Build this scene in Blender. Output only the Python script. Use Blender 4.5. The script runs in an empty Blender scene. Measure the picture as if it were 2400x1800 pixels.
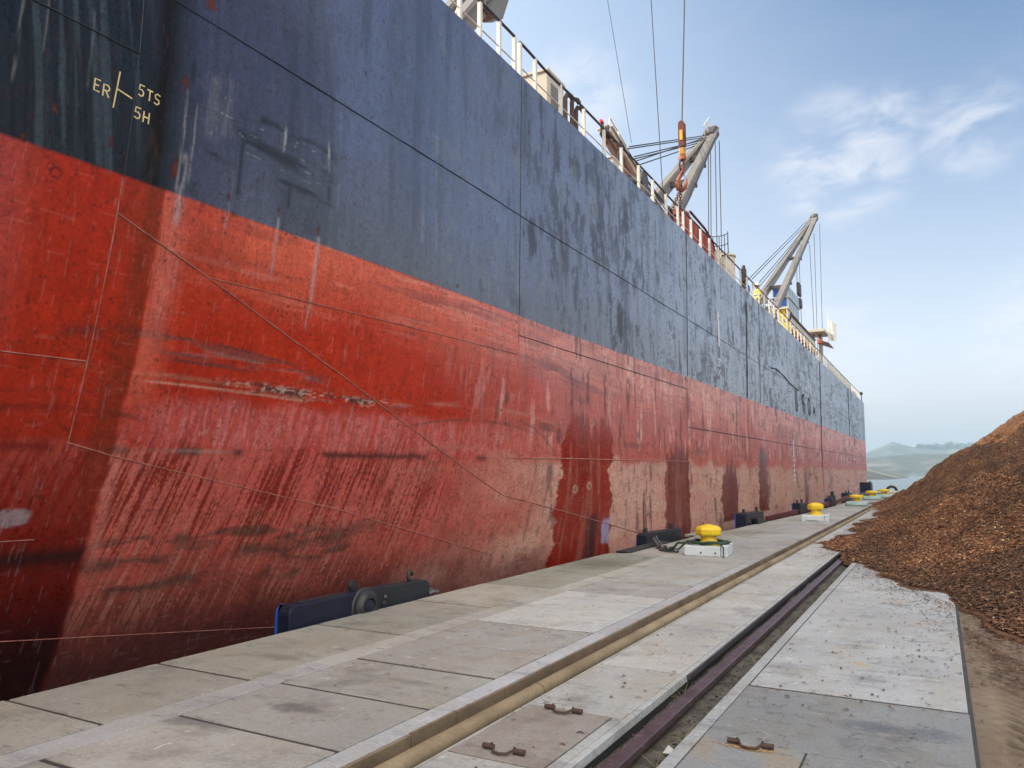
import bpy, math, random
import numpy as np
from mathutils import Vector, Matrix
random.seed(7); RNG = np.random.RandomState(11)
SC = bpy.context.scene
COL = SC.collection
R = math.radians

# ------------------------------------------------------------------ camera
cam = bpy.data.cameras.new('camera'); cam.sensor_width = 36; cam.lens = 27.0
cam.clip_start = 0.05; cam.clip_end = 6000
camo = bpy.data.objects.new('camera', cam); COL.objects.link(camo)
camo.location = (0, 0, 1.7)
camo.rotation_euler = (R(90 + 6.56), 0, R(28.895))
SC.camera = camo
SC.render.resolution_x = 1024; SC.render.resolution_y = 768

# ------------------------------------------------------------------ light
SUN_EL, SUN_AZ = R(33), R(250)          # azimuth measured clockwise from +Y (towards the sun)
SD = Vector((math.sin(SUN_AZ) * math.cos(SUN_EL), math.cos(SUN_AZ) * math.cos(SUN_EL), math.sin(SUN_EL)))
CLOUDS = [(-4.9, 21.0, .3, 5.6, .62), (-2.4, 22.9, .2, 3.4, .55), (3.0, 21.6, .3, 3.8, .5), (6.0, 8.5, .5, 5, .5), (-24, 27, .5, 5, .45), (-7, 7.5, 1, 7, .35)]
SKY_FILL = (8.3, 8.0, 7.6)
W = bpy.data.worlds.new('World'); SC.world = W; W.use_nodes = True
nt = W.node_tree; N = nt.nodes; L = nt.links
for n in list(N): N.remove(n)
out = N.new('ShaderNodeOutputWorld'); bg = N.new('ShaderNodeBackground'); L.new(bg.outputs[0], out.inputs[0])
sky = N.new('ShaderNodeTexSky'); sky.sky_type = 'NISHITA'; sky.sun_disc = False
sky.sun_elevation = SUN_EL; sky.sun_rotation = SUN_AZ; sky.air_density = 1.0; sky.dust_density = 1.6; sky.ozone_density = 2.0
bg.inputs['Strength'].default_value = 0.15
# thin soft clouds and a veil of haze towards the horizon
tc = N.new('ShaderNodeTexCoord'); sp = N.new('ShaderNodeSeparateXYZ'); L.new(tc.outputs['Generated'], sp.inputs[0])
def math_(op, a=None, b=None, v0=None, v1=None, tree=None, clamp=False):
    T = tree or nt
    m = T.nodes.new('ShaderNodeMath'); m.operation = op; m.use_clamp = clamp
    for i, (s, v) in enumerate(((a, v0), (b, v1))):
        if s is not None: T.links.new(s, m.inputs[i])
        elif v is not None: m.inputs[i].default_value = v
    return m.outputs[0]
zc = math_('MAXIMUM', sp.outputs['Z'], v1=0.0)
inv = math_('SUBTRACT', None, zc, v0=1.0)
def mr_(v, a, b, c=0.0, d=1.0, smooth=True):
    m = N.new('ShaderNodeMapRange'); m.interpolation_type = 'SMOOTHSTEP' if smooth else 'LINEAR'; L.new(v, m.inputs[0])
    for i, x in enumerate((a, b, c, d)): m.inputs[i + 1].default_value = x
    return m.outputs[0]
def cmix(f, a, b, mode='MIX'):
    m = N.new('ShaderNodeMix'); m.data_type = 'RGBA'; m.blend_type = mode
    for i, q in ((0, f), (6, a), (7, b)):
        if isinstance(q, tuple): m.inputs[i].default_value = (*q, 1)
        elif isinstance(q, (int, float)): m.inputs[i].default_value = q
        else: L.new(q, m.inputs[i])
    return m.outputs[2]
base = cmix(1.0, sky.outputs[0], (.048, .255, .385), 'MULTIPLY')
# whiter towards the horizon and towards the side the sun stands on
veil_h = math_('MULTIPLY', math_('POWER', inv, v1=2.9), v1=1.32, clamp=True)
c1 = cmix(mr_(sp.outputs['X'], .10, -.60, 0, .95), base, (1.62, 2.04, 2.66))
c2 = cmix(veil_h, c1, cmix(mr_(sp.outputs['Z'], .0, .16), (1.62, 1.72, 1.80), (2.38, 2.52, 2.74)))
# drifting cloud, soft edged
den = math_('ADD', zc, v1=0.30)
cx = math_('DIVIDE', sp.outputs['X'], den); cy = math_('DIVIDE', sp.outputs['Y'], den)
cmb = N.new('ShaderNodeCombineXYZ'); L.new(cx, cmb.inputs[0]); L.new(cy, cmb.inputs[1])
mp = N.new('ShaderNodeMapping'); L.new(cmb.outputs[0], mp.inputs[0]); mp.inputs['Scale'].default_value = (1.5, 1.9, 1); mp.inputs['Location'].default_value = (3.1, 5.2, 0)
nz = N.new('ShaderNodeTexNoise'); nz.inputs['Scale'].default_value = 5.5; nz.inputs['Detail'].default_value = 8; nz.inputs['Roughness'].default_value = .56; nz.inputs['Distortion'].default_value = .35
L.new(mp.outputs[0], nz.inputs['Vector'])
def puff(az, el, r0, r1, amp):
    d = (math.sin(R(az)) * math.cos(R(el)), math.cos(R(az)) * math.cos(R(el)), math.sin(R(el)))
    dp = N.new('ShaderNodeVectorMath'); dp.operation = 'DOT_PRODUCT'; L.new(tc.outputs['Generated'], dp.inputs[0]); dp.inputs[1].default_value = d
    return mr_(dp.outputs['Value'], math.cos(R(r1)), math.cos(R(r0)), 0, amp)
cov = None
for p in CLOUDS:
    q = puff(*p); cov = q if cov is None else math_('MAXIMUM', cov, q)
cov = math_('MULTIPLY', cov, mr_(nz.outputs['Fac'], .36, .66))
cov = math_('ADD', cov, mr_(nz.outputs['Fac'], (.46), .80, 0, .04), clamp=True)
c3 = cmix(cov, c2, (2.45, 2.48, 2.64))
# bright patch added to the sky overhead and behind, unseen, to fill the shade
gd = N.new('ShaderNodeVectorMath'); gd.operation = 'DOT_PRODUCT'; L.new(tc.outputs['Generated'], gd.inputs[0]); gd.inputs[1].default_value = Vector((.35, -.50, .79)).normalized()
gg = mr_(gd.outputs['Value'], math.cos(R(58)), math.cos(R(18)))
c4 = cmix(gg, c3, SKY_FILL)
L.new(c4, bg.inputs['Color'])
sun = bpy.data.lights.new('sun', 'SUN'); sun.energy = 2.6; sun.angle = R(0.5); sun.color = (1.0, .87, .68)
suno = bpy.data.objects.new('sun', sun); COL.objects.link(suno)
suno.rotation_euler = SD.to_track_quat('Z', 'Y').to_euler(); suno.location = SD * 60
SC.view_settings.view_transform = 'Standard'; SC.view_settings.look = 'None'
SC.view_settings.exposure = 1.45; SC.view_settings.gamma = 1
SC.cycles.use_denoising = True
SC.cycles.max_bounces = 6; SC.cycles.volume_bounces = 1

# ------------------------------------------------------------------ helpers
class MB:
    def __init__(s): s.v = []; s.f = []; s.n = 0
    def add(s, vs, fs):
        o = s.n; s.v.extend([tuple(float(c) for c in p) for p in vs]); s.f.extend([tuple(o + i for i in f) for f in fs]); s.n += len(vs); return s
    def box(s, x0, x1, y0, y1, z0, z1, m=None):
        vs = [Vector((x, y, z)) for z in (z0, z1) for y in (y0, y1) for x in (x0, x1)]
        if m: vs = [m @ v for v in vs]
        return s.add(vs, [(0, 2, 3, 1), (4, 5, 7, 6), (0, 1, 5, 4), (2, 6, 7, 3), (0, 4, 6, 2), (1, 3, 7, 5)])
    def bar(s, p, q, w, h, up=(0, 0, 1), w2=None, h2=None):
        p, q = Vector(p), Vector(q); d = (q - p).normalized(); side = d.cross(Vector(up)).normalized(); u = side.cross(d)
        w2 = w if w2 is None else w2; h2 = h if h2 is None else h2
        vs = []
        for c, a, b in ((p, w / 2, h / 2), (q, w2 / 2, h2 / 2)):
            vs += [c - side * a - u * b, c + side * a - u * b, c + side * a + u * b, c - side * a + u * b]
        return s.add(vs, [(3, 2, 1, 0), (4, 5, 6, 7), (0, 1, 5, 4), (1, 2, 6, 5), (2, 3, 7, 6), (3, 0, 4, 7)])
    def tube(s, path, r, n=8, cap=True, closed=False):
        P = [Vector(p) for p in path]; k = len(P); rings = []
        rr = r if isinstance(r, (list, tuple)) else [r] * k
        ref = None
        for i in range(k):
            if closed: d = P[(i + 1) % k] - P[i - 1]
            else: d = P[min(i + 1, k - 1)] - P[max(i - 1, 0)]
            d.normalize()
            if ref is None:
                ref = d.orthogonal().normalized()
            a = (ref - d * ref.dot(d)).normalized(); ref = a; b = d.cross(a)
            rings.append([P[i] + (a * math.cos(t) + b * math.sin(t)) * rr[i] for t in [2 * math.pi * j / n for j in range(n)]])
        vs = [p for g in rings for p in g]; fs = []
        for i in range(k if closed else k - 1):
            i2 = (i + 1) % k
            for j in range(n):
                j2 = (j + 1) % n
                fs.append((i * n + j, i * n + j2, i2 * n + j2, i2 * n + j))
        if cap and not closed:
            fs.append(tuple(range(n - 1, -1, -1))); fs.append(tuple((k - 1) * n + j for j in range(n)))
        return s.add(vs, fs)
    def lathe(s, prof, n=24, c=(0, 0, 0), m=None, sq=None):
        vs = []; k = len(prof)
        for r, z in prof:
            for j in range(n):
                t = 2 * math.pi * j / n; x, y = math.cos(t), math.sin(t)
                if sq:
                    e = 2.0 / sq; x, y = math.copysign(abs(x) ** e, x), math.copysign(abs(y) ** e, y)
                v = Vector((r * x, r * y, z))
                if m: v = m @ v
                vs.append(v + Vector(c))
        fs = [(i * n + j, i * n + (j + 1) % n, (i + 1) * n + (j + 1) % n, (i + 1) * n + j) for i in range(k - 1) for j in range(n)]
        fs.append(tuple(range(n - 1, -1, -1))); fs.append(tuple((k - 1) * n + j for j in range(n)))
        return s.add(vs, fs)
    def prism(s, poly, fn, a, b):
        """extrude a 2-D outline: fn(u, v, t) -> 3-D point"""
        n = len(poly)
        vs = [fn(u, v, a) for u, v in poly] + [fn(u, v, b) for u, v in poly]
        fs = [tuple(range(n - 1, -1, -1)), tuple(range(n, 2 * n))] + [(i, (i + 1) % n, n + (i + 1) % n, n + i) for i in range(n)]
        return s.add(vs, fs)

def obj(name, mb, mat, parent=None, smooth=False, bevel=0, segs=2, loc=None):
    me = bpy.data.meshes.new(name)
    me.from_pydata(mb.v, [], mb.f); me.materials.append(mat)
    import bmesh
    bm = bmesh.new(); bm.from_mesh(me); bmesh.ops.recalc_face_normals(bm, faces=bm.faces); bm.to_mesh(me); bm.free()
    o = bpy.data.objects.new(name, me); COL.objects.link(o)
    if smooth:
        for p in me.polygons: p.use_smooth = True
        me.set_sharp_from_angle(angle=R(40))
    if bevel:
        b = o.modifiers.new('bevel', 'BEVEL'); b.width = bevel; b.segments = segs; b.limit_method = 'ANGLE'; b.angle_limit = R(35)
    if parent: o.parent = parent
    if loc: o.location = loc
    return o
def tag(o, label=None, cat=None, group=None, kind=None):
    if label: o['label'] = label
    if cat: o['category'] = cat
    if group: o['group'] = group
    if kind: o['kind'] = kind
    return o
def empty(name, loc, rz=0):
    o = bpy.data.objects.new(name, None); COL.objects.link(o); o.location = loc; o.rotation_euler = (0, 0, rz); o.empty_display_size = .2; return o
def copy_tree(o, parent=None):
    c = o.copy(); COL.objects.link(c); c.parent = parent
    for ch in list(o.children): copy_tree(ch, c)
    return c

def new_mat(name):
    m = bpy.data.materials.new(name); m.use_nodes = True
    return m, m.node_tree, m.node_tree.nodes['Principled BSDF']
def ramp(T, fac, stops):
    r = T.nodes.new('ShaderNodeValToRGB'); el = r.color_ramp.elements
    while len(el) < len(stops): el.new(.5)
    for e, (p, c) in zip(el, stops): e.position = p; e.color = (*c, 1)
    T.links.new(fac, r.inputs[0]); return r.outputs[0]
def noise(T, vec, scale, detail=4, rough=.55, sc=(1, 1, 1), loc=(0, 0, 0)):
    m = T.nodes.new('ShaderNodeMapping'); m.inputs['Scale'].default_value = sc; m.inputs['Location'].default_value = loc
    T.links.new(vec, m.inputs[0])
    n = T.nodes.new('ShaderNodeTexNoise'); n.inputs['Scale'].default_value = scale; n.inputs['Detail'].default_value = detail; n.inputs['Roughness'].default_value = rough
    T.links.new(m.outputs[0], n.inputs['Vector']); return n.outputs['Fac']
def mixc(T, fac, a, b, mode='MIX'):
    m = T.nodes.new('ShaderNodeMix'); m.data_type = 'RGBA'; m.blend_type = mode
    for idx, s in ((0, fac), (6, a), (7, b)):
        if isinstance(s, (int, float)): m.inputs[idx].default_value = s
        elif isinstance(s, tuple): m.inputs[idx].default_value = (*s, 1)
        else: T.links.new(s, m.inputs[idx])
    return m.outputs[2]
def mrange(T, v, a, b, c=0, d=1):
    m = T.nodes.new('ShaderNodeMapRange'); T.links.new(v, m.inputs[0])
    for i, x in enumerate((a, b, c, d)): m.inputs[i + 1].default_value = x
    return m.outputs[0]
def bump(T, b, h, strength, dist):
    n = T.nodes.new('ShaderNodeBump'); n.inputs['Strength'].default_value = strength; n.inputs['Distance'].default_value = dist
    T.links.new(h, n.inputs['Height']); T.links.new(n.outputs[0], b.inputs['Normal'])
def worn(name, col, col2=None, scale=3.0, rough=.5, metal=0, wear=None, wear_at=.62, bumpd=.004, streak=False):
    """painted or bare surface with blotches of a second tone and worn flecks"""
    m, T, b = new_mat(name)
    tcn = T.nodes.new('ShaderNodeTexCoord'); v = tcn.outputs['Object']
    sc = (1, 1, .25) if streak else (1, 1, 1)
    n1 = noise(T, v, scale, 5, .6, sc); n2 = noise(T, v, scale * 7, 4, .65, sc, (4, 2, 1))
    c = mixc(T, mrange(T, n1, .3, .7), col, col2 or tuple(x * .7 for x in col))
    if wear:
        c = mixc(T, mrange(T, n2, wear_at, wear_at + .06), c, wear)
    T.links.new(c, b.inputs['Base Color']); b.inputs['Roughness'].default_value = rough; b.inputs['Metallic'].default_value = metal
    rr = mrange(T, n2, .3, .7, max(.05, rough - .12), min(1, rough + .15)); T.links.new(rr, b.inputs['Roughness'])
    bump(T, b, n2, .35, bumpd)
    return m

M = {}
M['white'] = worn('white_paint', (.72, .70, .64), (.6, .57, .5), 2.5, .5, 0, (.35, .2, .1), .7)
M['cream'] = worn('cream_steel', (.58, .53, .43), (.5, .45, .36), 1.2, .5, 0, (.3, .18, .1), .72)
M['crane'] = worn('crane_steel', (.215, .195, .172), (.16, .145, .128), .9, .5, 0, (.2, .12, .08), .70)
M['cranedark'] = worn('crane_dark', (.075, .068, .068), (.05, .045, .045), 1.2, .55)
M['rope'] = worn('wire_rope', (.035, .037, .04), None, 8, .6)
M['railtop'] = worn('rail_top', (.035, .032, .035), None, 4, .5)
M['navyfender'] = worn('navy_fender', (.009, .011, .026), (.018, .018, .03), 2.0, .38, 0, (.10, .10, .13), .68)
M['greyfender'] = worn('grey_fender', (.028, .029, .034), (.02, .021, .025), 2.5, .5, 0, (.11, .10, .09), .68)
for k_ in ('navyfender', 'greyfender'):
    M[k_].node_tree.nodes['Principled BSDF'].inputs['Specular IOR Level'].default_value = .22
M['blue'] = worn('blue_paint', (.02, .10, .45), None, 5, .4)
M['blacksteel'] = worn('black_steel', (.018, .018, .02), (.03, .025, .022), 5, .5)
M['yellow'] = worn('yellow_paint', (.78, .54, .012), (.66, .43, .012), 3.2, .48, 0, (.24, .13, .03), .645, .003)
M['block'] = worn('white_block', (.60, .64, .64), (.48, .53, .54), 2.5, .7, 0, (.2, .17, .13), .68, .006)
M['greenblock'] = worn('green_block', (.17, .33, .30), (.40, .46, .44), 3.5, .7, 0, (.05, .1, .09), .66, .006)
M['green'] = worn('green_rope', (.012, .035, .02), (.03, .06, .03), 15, .8)
M['galv'] = worn('chain_steel', (.10, .10, .105), (.16, .15, .15), 12, .5, .5)
M['rust'] = worn('rusty_iron', (.050, .027, .021), (.085, .046, .034), 14, .8, 0, (.16, .11, .085), .64)
M['railsteel'] = worn('crane_rail', (.060, .028, .030), (.115, .075, .078), 4, .40, .3, (.20, .16, .155), .60)
M['edgesteel'] = worn('edge_angle', (.055, .05, .055), (.09, .08, .08), 4, .45, .3)
M['orange'] = worn('orange_hook', (.48, .12, .02), (.22, .06, .02), 9, .55, 0, (.09, .03, .02), .60)
M['hookyellow'] = worn('hook_yellow', (.66, .30, .02), (.40, .16, .02), 9, .5, 0, (.09, .03, .02), .60)
M['chain'] = worn('brown_chain', (.16, .035, .02), (.09, .03, .03), 12, .6, .2)
M['redsteel'] = worn('red_steel', (.36, .075, .055), (.27, .05, .04), 2.0, .55, 0, (.12, .05, .04), .68)
M['darkred'] = worn('dark_red_steel', (.11, .02, .018), None, 2.0, .55)
M['amber'] = worn('amber_part', (.75, .42, .03), (.6, .3, .02), 4, .5)
M['lampred'] = worn('red_lamp', (.75, .02, .02), None, 4, .3)
M['glass'] = worn('cab_glass', (.05, .09, .11), (.14, .2, .22), 2, .12)
M['hivis'] = worn('hi_vis', (.82, .80, .02), (.7, .68, .02), 8, .8)
M['silver'] = worn('reflective_tape', (.6, .62, .62), None, 8, .35)
M['trouser'] = worn('brown_cloth', (.28, .12, .02), (.2, .08, .02), 9, .9)
M['skin'] = worn('skin', (.35, .2, .14), None, 9, .6)
M['helmet'] = worn('helmet', (.8, .8, .77), None, 9, .35)
M['darkcloth'] = worn('dark_cloth', (.03, .035, .05), None, 9, .9)
M['rubber'] = worn('rubber', (.015, .015, .016), (.03, .03, .03), 6, .75)
M['paper'] = worn('litter', (.7, .7, .66), None, 12, .8)
M['twig'] = worn('twig', (.65, .62, .55), None, 12, .8)
M['straw'] = worn('dry_weed', (.32, .27, .13), (.10, .14, .04), 9, .85)

# ------------------------------------------------------------------ numpy noise
def _hash(ix, iy, seed):
    h = (ix.astype(np.int64) * 374761393 + iy.astype(np.int64) * 668265263 + seed * 1442695041) & 0x7fffffff
    h = ((h ^ (h >> 13)) * 1274126177) & 0x7fffffff
    return ((h ^ (h >> 16)) & 0xffff) / 65535.0
def vnoise(x, y, seed=0):
    ix = np.floor(x); iy = np.floor(y); fx = x - ix; fy = y - iy
    fx = fx * fx * (3 - 2 * fx); fy = fy * fy * (3 - 2 * fy)
    a = _hash(ix, iy, seed); b = _hash(ix + 1, iy, seed); c = _hash(ix, iy + 1, seed); d_ = _hash(ix + 1, iy + 1, seed)
    return (a * (1 - fx) + b * fx) * (1 - fy) + (c * (1 - fx) + d_ * fx) * fy
def fbm(x, y, seed=0, o=4, g=.5):
    s = 0; a = 1; t = 0
    for i in range(o):
        s = s + a * vnoise(x, y, seed + i * 17); t += a; a *= g; x = x * 2.03 + 7.1; y = y * 2.03 + 3.7
    return s / t
def sst(a, b, x):
    t = np.clip((x - a) / (b - a), 0, 1); return t * t * (3 - 2 * t)

# ------------------------------------------------------------------ the ship's hull
HX, TOP0 = -6.45, 9.10
BEAM = 18.0
def z0(Y): return np.interp(Y, [-30, 0, 4.1, 6.8, 11.2, 15, 18, 24], [9, 7.4, 6.2, 5.6, 4.2, 2.0, .4, -2.2])
def deck_z(Y): return TOP0 - .0028 * np.maximum(0, np.asarray(Y, float) - 12)
def hull_d(Y, z):
    """how far the plating lies inside the flat of side"""
    Y = np.asarray(Y, float); z = np.asarray(z, float)
    a = .060 * np.maximum(0, z0(Y) - z) ** 1.75
    bow = np.maximum(0, (Y - (85.5 + .12 * (z + 3))) / 14.0)
    return np.minimum(a + 9.0 * (1 - np.sqrt(np.maximum(0, 1 - np.minimum(bow, 1) ** 2.0))) , 8.95)
def dent(Y, z):
    Y = np.asarray(Y, float); z = np.asarray(z, float)
    return .004 * (.5 + .5 * np.cos(2 * np.pi * Y / .82)) * (.3 + vnoise(Y * .6, z * .4, 207)) + .007 * (vnoise(Y * .9, z * .5, 201) - .5) + .024 * (vnoise(Y * .30, z * .35, 203) - .5)
def hull_x(Y, z): return HX - hull_d(Y, z) - dent(Y, z)
def hp(Y, z, off=0.0):
    e = .02
    du = (hull_x(Y + e, z) - hull_x(Y - e, z)) / (2 * e); dv = (hull_x(Y, z + e) - hull_x(Y, z - e)) / (2 * e)
    n = Vector((1, -float(du), -float(dv))).normalized()
    return Vector((float(hull_x(Y, z)), Y, z)) + n * off
def paint_z(Y): return 4.49 + .0046 * np.maximum(0, np.asarray(Y, float) - 12)

ang = np.linspace(math.atan2(2.6, 6.5), math.atan2(86.0, 6.5), 900)
ys = 6.5 * np.tan(ang)
ys = np.concatenate([np.linspace(-34, 2.4, 40), ys, np.linspace(86.4, 99.4, 60)])
zs = np.concatenate([np.linspace(-4, -.8, 6), np.linspace(-.75, 9.2, 560)])
YY, ZZ = np.meshgrid(ys, zs, indexing='ij')
TT = (ZZ + 4) / 13.2                       # squeeze the top row on to the sheer line
ZZ = -4 + TT * (deck_z(YY) + 4)

def paint_hull(Y, Z):
    sh = Y.shape
    C = np.zeros(sh + (3,)); RO = np.full(sh, .38); BU = np.zeros(sh)
    def put(mask, col, rough=None):
        m = mask[..., None]; C[:] = C * (1 - m) + np.array(col) * m
        if rough is not None: RO[:] = RO * (1 - mask) + rough * mask
    # ---- topside: navy over black, chalked and streaked, sky sheen painted in forward
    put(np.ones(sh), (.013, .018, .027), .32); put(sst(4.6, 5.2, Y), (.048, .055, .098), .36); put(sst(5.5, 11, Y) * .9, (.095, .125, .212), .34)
    lo = fbm(Y * .35, Z * .5, 3, 4); st = fbm(Y * 5.0, Z * .35, 5, 4); st2 = fbm(Y * 1.1, Z * .12, 9, 3)
    put(sst(.42, .68, lo) * .8 * sst(4.5, 6, Y), (.094, .108, .165), .38)
    put(sst(.45, .7, st2) * .5 * sst(4.5, 7, Y), (.115, .145, .250), .40)
    put(sst(5.9, 4.6, Z + (lo - .5) * 1.6) * .7 * sst(4.5, 8, Y), (.085, .095, .108), .46)
    put(sst(10, 28, Y) * .65, (.36, .43, .51), .36)  # lighter towards the bow: grazing sky reflection put into the colour
    put(sst(.54, .72, st) * .35, (.022, .026, .040), .44)
    put(sst(.60, .74, fbm(Y * 9, Z * .5, 15, 3)) * .22 * sst(5, 9, Y), (.085, .095, .12), .5)
    far = sst(9, 14, Y)
    bl = fbm(Y * 4.2, Z * 1.9, 21, 5, .66); blm = fbm(Y * .35, Z * .6, 23, 3)
    put(sst(.60, .67, bl + (blm - .5) * .34) * far * .65, (.030, .040, .062), .5)
    sc = fbm(Y * 4.5, Z * 1.7, 25, 4, .62)
    put(sst(.63, .69, sc + (blm - .5) * .25) * far * .7, (.018, .024, .038), .55)
    put(sst(.66, .72, fbm(Y * 3.5, Z * 3.0, 29, 4)) * sst(7, 12, Y) * .5, (.16, .18, .2), .55)
    # rubbed box of scars (two dark bands with white flecks), Y 5..7
    box = sst(5.0, 5.3, Y) * sst(7.2, 6.9, Y)
    for zc_, w in ((5.64, .07), (5.32, .10), (5.05, .05)):
        put(box * np.exp(-((Z - zc_ - .1 * (fbm(Y * 3, Z * 0, 31, 3) - .5)) / w) ** 2) * sst(.42, .6, fbm(Y * 3, Z * 16, 33, 4)) * .8, (.012, .016, .022), .6)
    put(box * sst(5.75, 5.6, Z) * sst(5.1, 5.25, Z) * sst(.70, .76, fbm(Y * 5, Z * 46, 35, 4, .6)) * .6, (.26, .27, .29), .6)
    for y_, za, zb in ((6.22, 5.35, 5.8), (6.95, 5.35, 5.85), (5.25, 5.2, 5.45)):
        put(np.exp(-((Y - y_) / .02) ** 2) * sst(za, za + .1, Z) * sst(zb, zb - .15, Z) * .8 * sst(.35, .6, fbm(Y * 30, Z * 9, 37, 3)), (.36, .37, .38))
    # black blots
    for y_, z_, ry, rz_ in ((12.45, 6.03, .28, .42), (7.73, 7.13, .05, .03), (7.62, 7.03, .05, .05), (17, 5.4, .3, .5)):
        rr = np.hypot((Y - y_) / ry, (Z - z_) / rz_) + (fbm(Y * 3.5 / ry, Z * 1.2 / rz_, 41, 4) - .5) * 2.2
        put(sst(1.0, .4, rr) * .8, (.012, .014, .016), .6)
    # ---- boot topping and bottom: red
    zp = paint_z(Y)
    low = sst(.006, -.006, Z - zp)
    C2 = C.copy(); R2 = RO.copy()
    C[:] = 0
    put(np.ones(sh), (.43, .031, .010), .38)
    rl = fbm(Y * .5, Z * .7, 51, 4)
    put(sst(.4, .7, rl) * .6, (.34, .022, .008), .34)
    # paler band under the paint line
    top = sst(3.25, 4.15, Z + (rl - .5) * .8 + .45 * sst(12, 20, Y)) * sst(4.2, 6.5, Y)
    put(top * .8, (.64, .135, .075), .45)
    sl = fbm(Y * .55, Z * 9.0, 53, 5, .6)
    put(top * sst(.52, .70, sl) * .55, (.20, .05, .04), .45)
    put(top * sst(.58, .72, fbm(Y * .8, Z * 14, 55, 4)) * .45, (.70, .28, .20), .5)
    # scuff fans by Y 12..16
    fan = np.exp(-((Y - 14.2) / 2.4) ** 2) * np.exp(-((Z - 3.75 + .04 * (Y - 12)) / .28) ** 2)
    put(fan * sst(.45, .65, fbm(Y * .9, Z * 12 + Y * .7, 57, 4)) * .8, (.10, .03, .03), .5)
    # tidal band 2.0..2.4 : pink to violet bloom
    b1 = sst(1.85, 2.05, Z) * sst(2.58, 2.38, Z + (fbm(Y * 2, Z * 3, 61, 4) - .5) * .22)
    put(b1 * (.45 + .55 * sst(.35, .65, fbm(Y * 30, Z * 3, 63, 4))) * sst(4.6, 5.4, Y) * sst(16, 12, Y) * .85, (.52, .135, .12), .5)
    put(b1 * sst(.64, .72, fbm(Y * 34, Z * 7, 65, 4)) * .35 * sst(4.5, 5.4, Y), (.56, .30, .26), .6)
    # below the tidal band: dried film with runs through it
    film = sst(2.02, 1.90, Z + (fbm(Y * 1.5, Z * 2, 67, 4) - .5) * .15)
    nearm = sst(14.5, 9.5, Y); wet = sst(4.72, 4.82, Y + (fbm(Z * 2.0, Z * 0, 69, 3) - .5) * .06)
    put(film * nearm * .9, (.47, .096, .072), .46)
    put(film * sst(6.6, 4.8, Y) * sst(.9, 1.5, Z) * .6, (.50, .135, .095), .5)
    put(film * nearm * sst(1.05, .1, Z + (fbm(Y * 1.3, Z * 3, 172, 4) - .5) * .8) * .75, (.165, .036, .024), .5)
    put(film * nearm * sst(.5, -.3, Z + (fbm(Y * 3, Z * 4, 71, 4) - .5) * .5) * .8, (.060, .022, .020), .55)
    run = fbm(Y * 36 - Z * 8.5, Z * 1.5 + 3, 73, 4, .6); runm = fbm(Y * 3.1, Z * 1.3, 75, 3)
    runa = sst(2.3, 1.75, Z + (fbm(Y * 2.2, Z * 0, 174, 3) - .5) * .5) * sst(12.0, 9.0, Y)
    put(runa * sst(.535, .58, run + (runm - .5) * .34) * sst(.45, 1.0, Z) * .88, (.19, .012, .006), .4)
    run2 = fbm(Y * 44 - Z * 10.5, Z * 1.3 + 9, 77, 4, .6)
    put(runa * sst(.58, .64, run2 + (runm - .5) * .22) * sst(1.45, 1.0, Z) * sst(-.1, .35, Z) * .62, (.42, .17, .115), .55)
    for zc_, w in ((.95, .14), (.72, .09), (.45, .07)):
        bm_ = np.exp(-((Z - zc_ - .06 * np.sin(Y * 1.3) - .25 * (fbm(Y * .9, Z * 0, 79, 3) - .5)) / w) ** 2)
        put(bm_ * sst(.42, .62, fbm(Y * 2.2, Z * 9, 81, 4)) * sst(9.5, 8, Y) * .75, (.075, .040, .028), .6)
    # far side: salmon dried film and rosy zone above it
    fr = sst(9.0, 15.0, Y + (fbm(Y * .8, Z * 1.2, 83, 4) - .5) * 4)
    put(fr * sst(4.2, 2.6, Z) * .85, (.44, .112, .084), .46)
    put(fr * sst(3.0, 4.2, Z) * .75, (.58, .25, .20), .44)
    put(fr * sst(.55, .68, fbm(Y * 3.5, Z * .9, 85, 5, .6)) * .55 * sst(1.8, 2.6, Z), (.24, .05, .038), .45)
    put(fr * sst(.60, .70, fbm(Y * 5.5, Z * 1.0, 87, 4, .6)) * .6 * sst(2.0, 2.5, Z), (.72, .44, .37), .6)
    put(fr * sst(.645, .70, fbm(Y * 4.5, Z * 1.1, 88, 4, .6)) * .7 * sst(1.9, 2.6, Z), (.09, .03, .028), .6)
    tan = fr * sst(2.05, 1.80, Z + (fbm(Y * 1.2, Z * 2, 89, 4) - .5) * .5)
    put(tan * .95, (.50, .285, .215), .6)
    put(tan * sst(.48, .7, fbm(Y * .6, Z * 5, 91, 4)) * .55, (.50, .20, .145), .6)
    put(tan * sst(.55, .75, fbm(Y * 1.6, Z * 2.4, 93, 5)) * .5, (.60, .38, .26), .65)
    put(tan * sst(.66, .71, fbm(Y * 5, Z * 1.2, 95, 4, .6)) * .7, (.12, .055, .045), .6)
    put(sst(9, 13, Y) * sst(.35, -.05, Z + (fbm(Y * 2, Z * 3, 97, 4) - .5) * .5) * sst(17, 14, Y) * .7, (.16, .05, .042), .55)
    put(fan * sst(.44, .62, fbm(Y * .9, Z * 13 + Y * .8, 57, 4)) * .62, (.13, .045, .042), .5)
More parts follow.
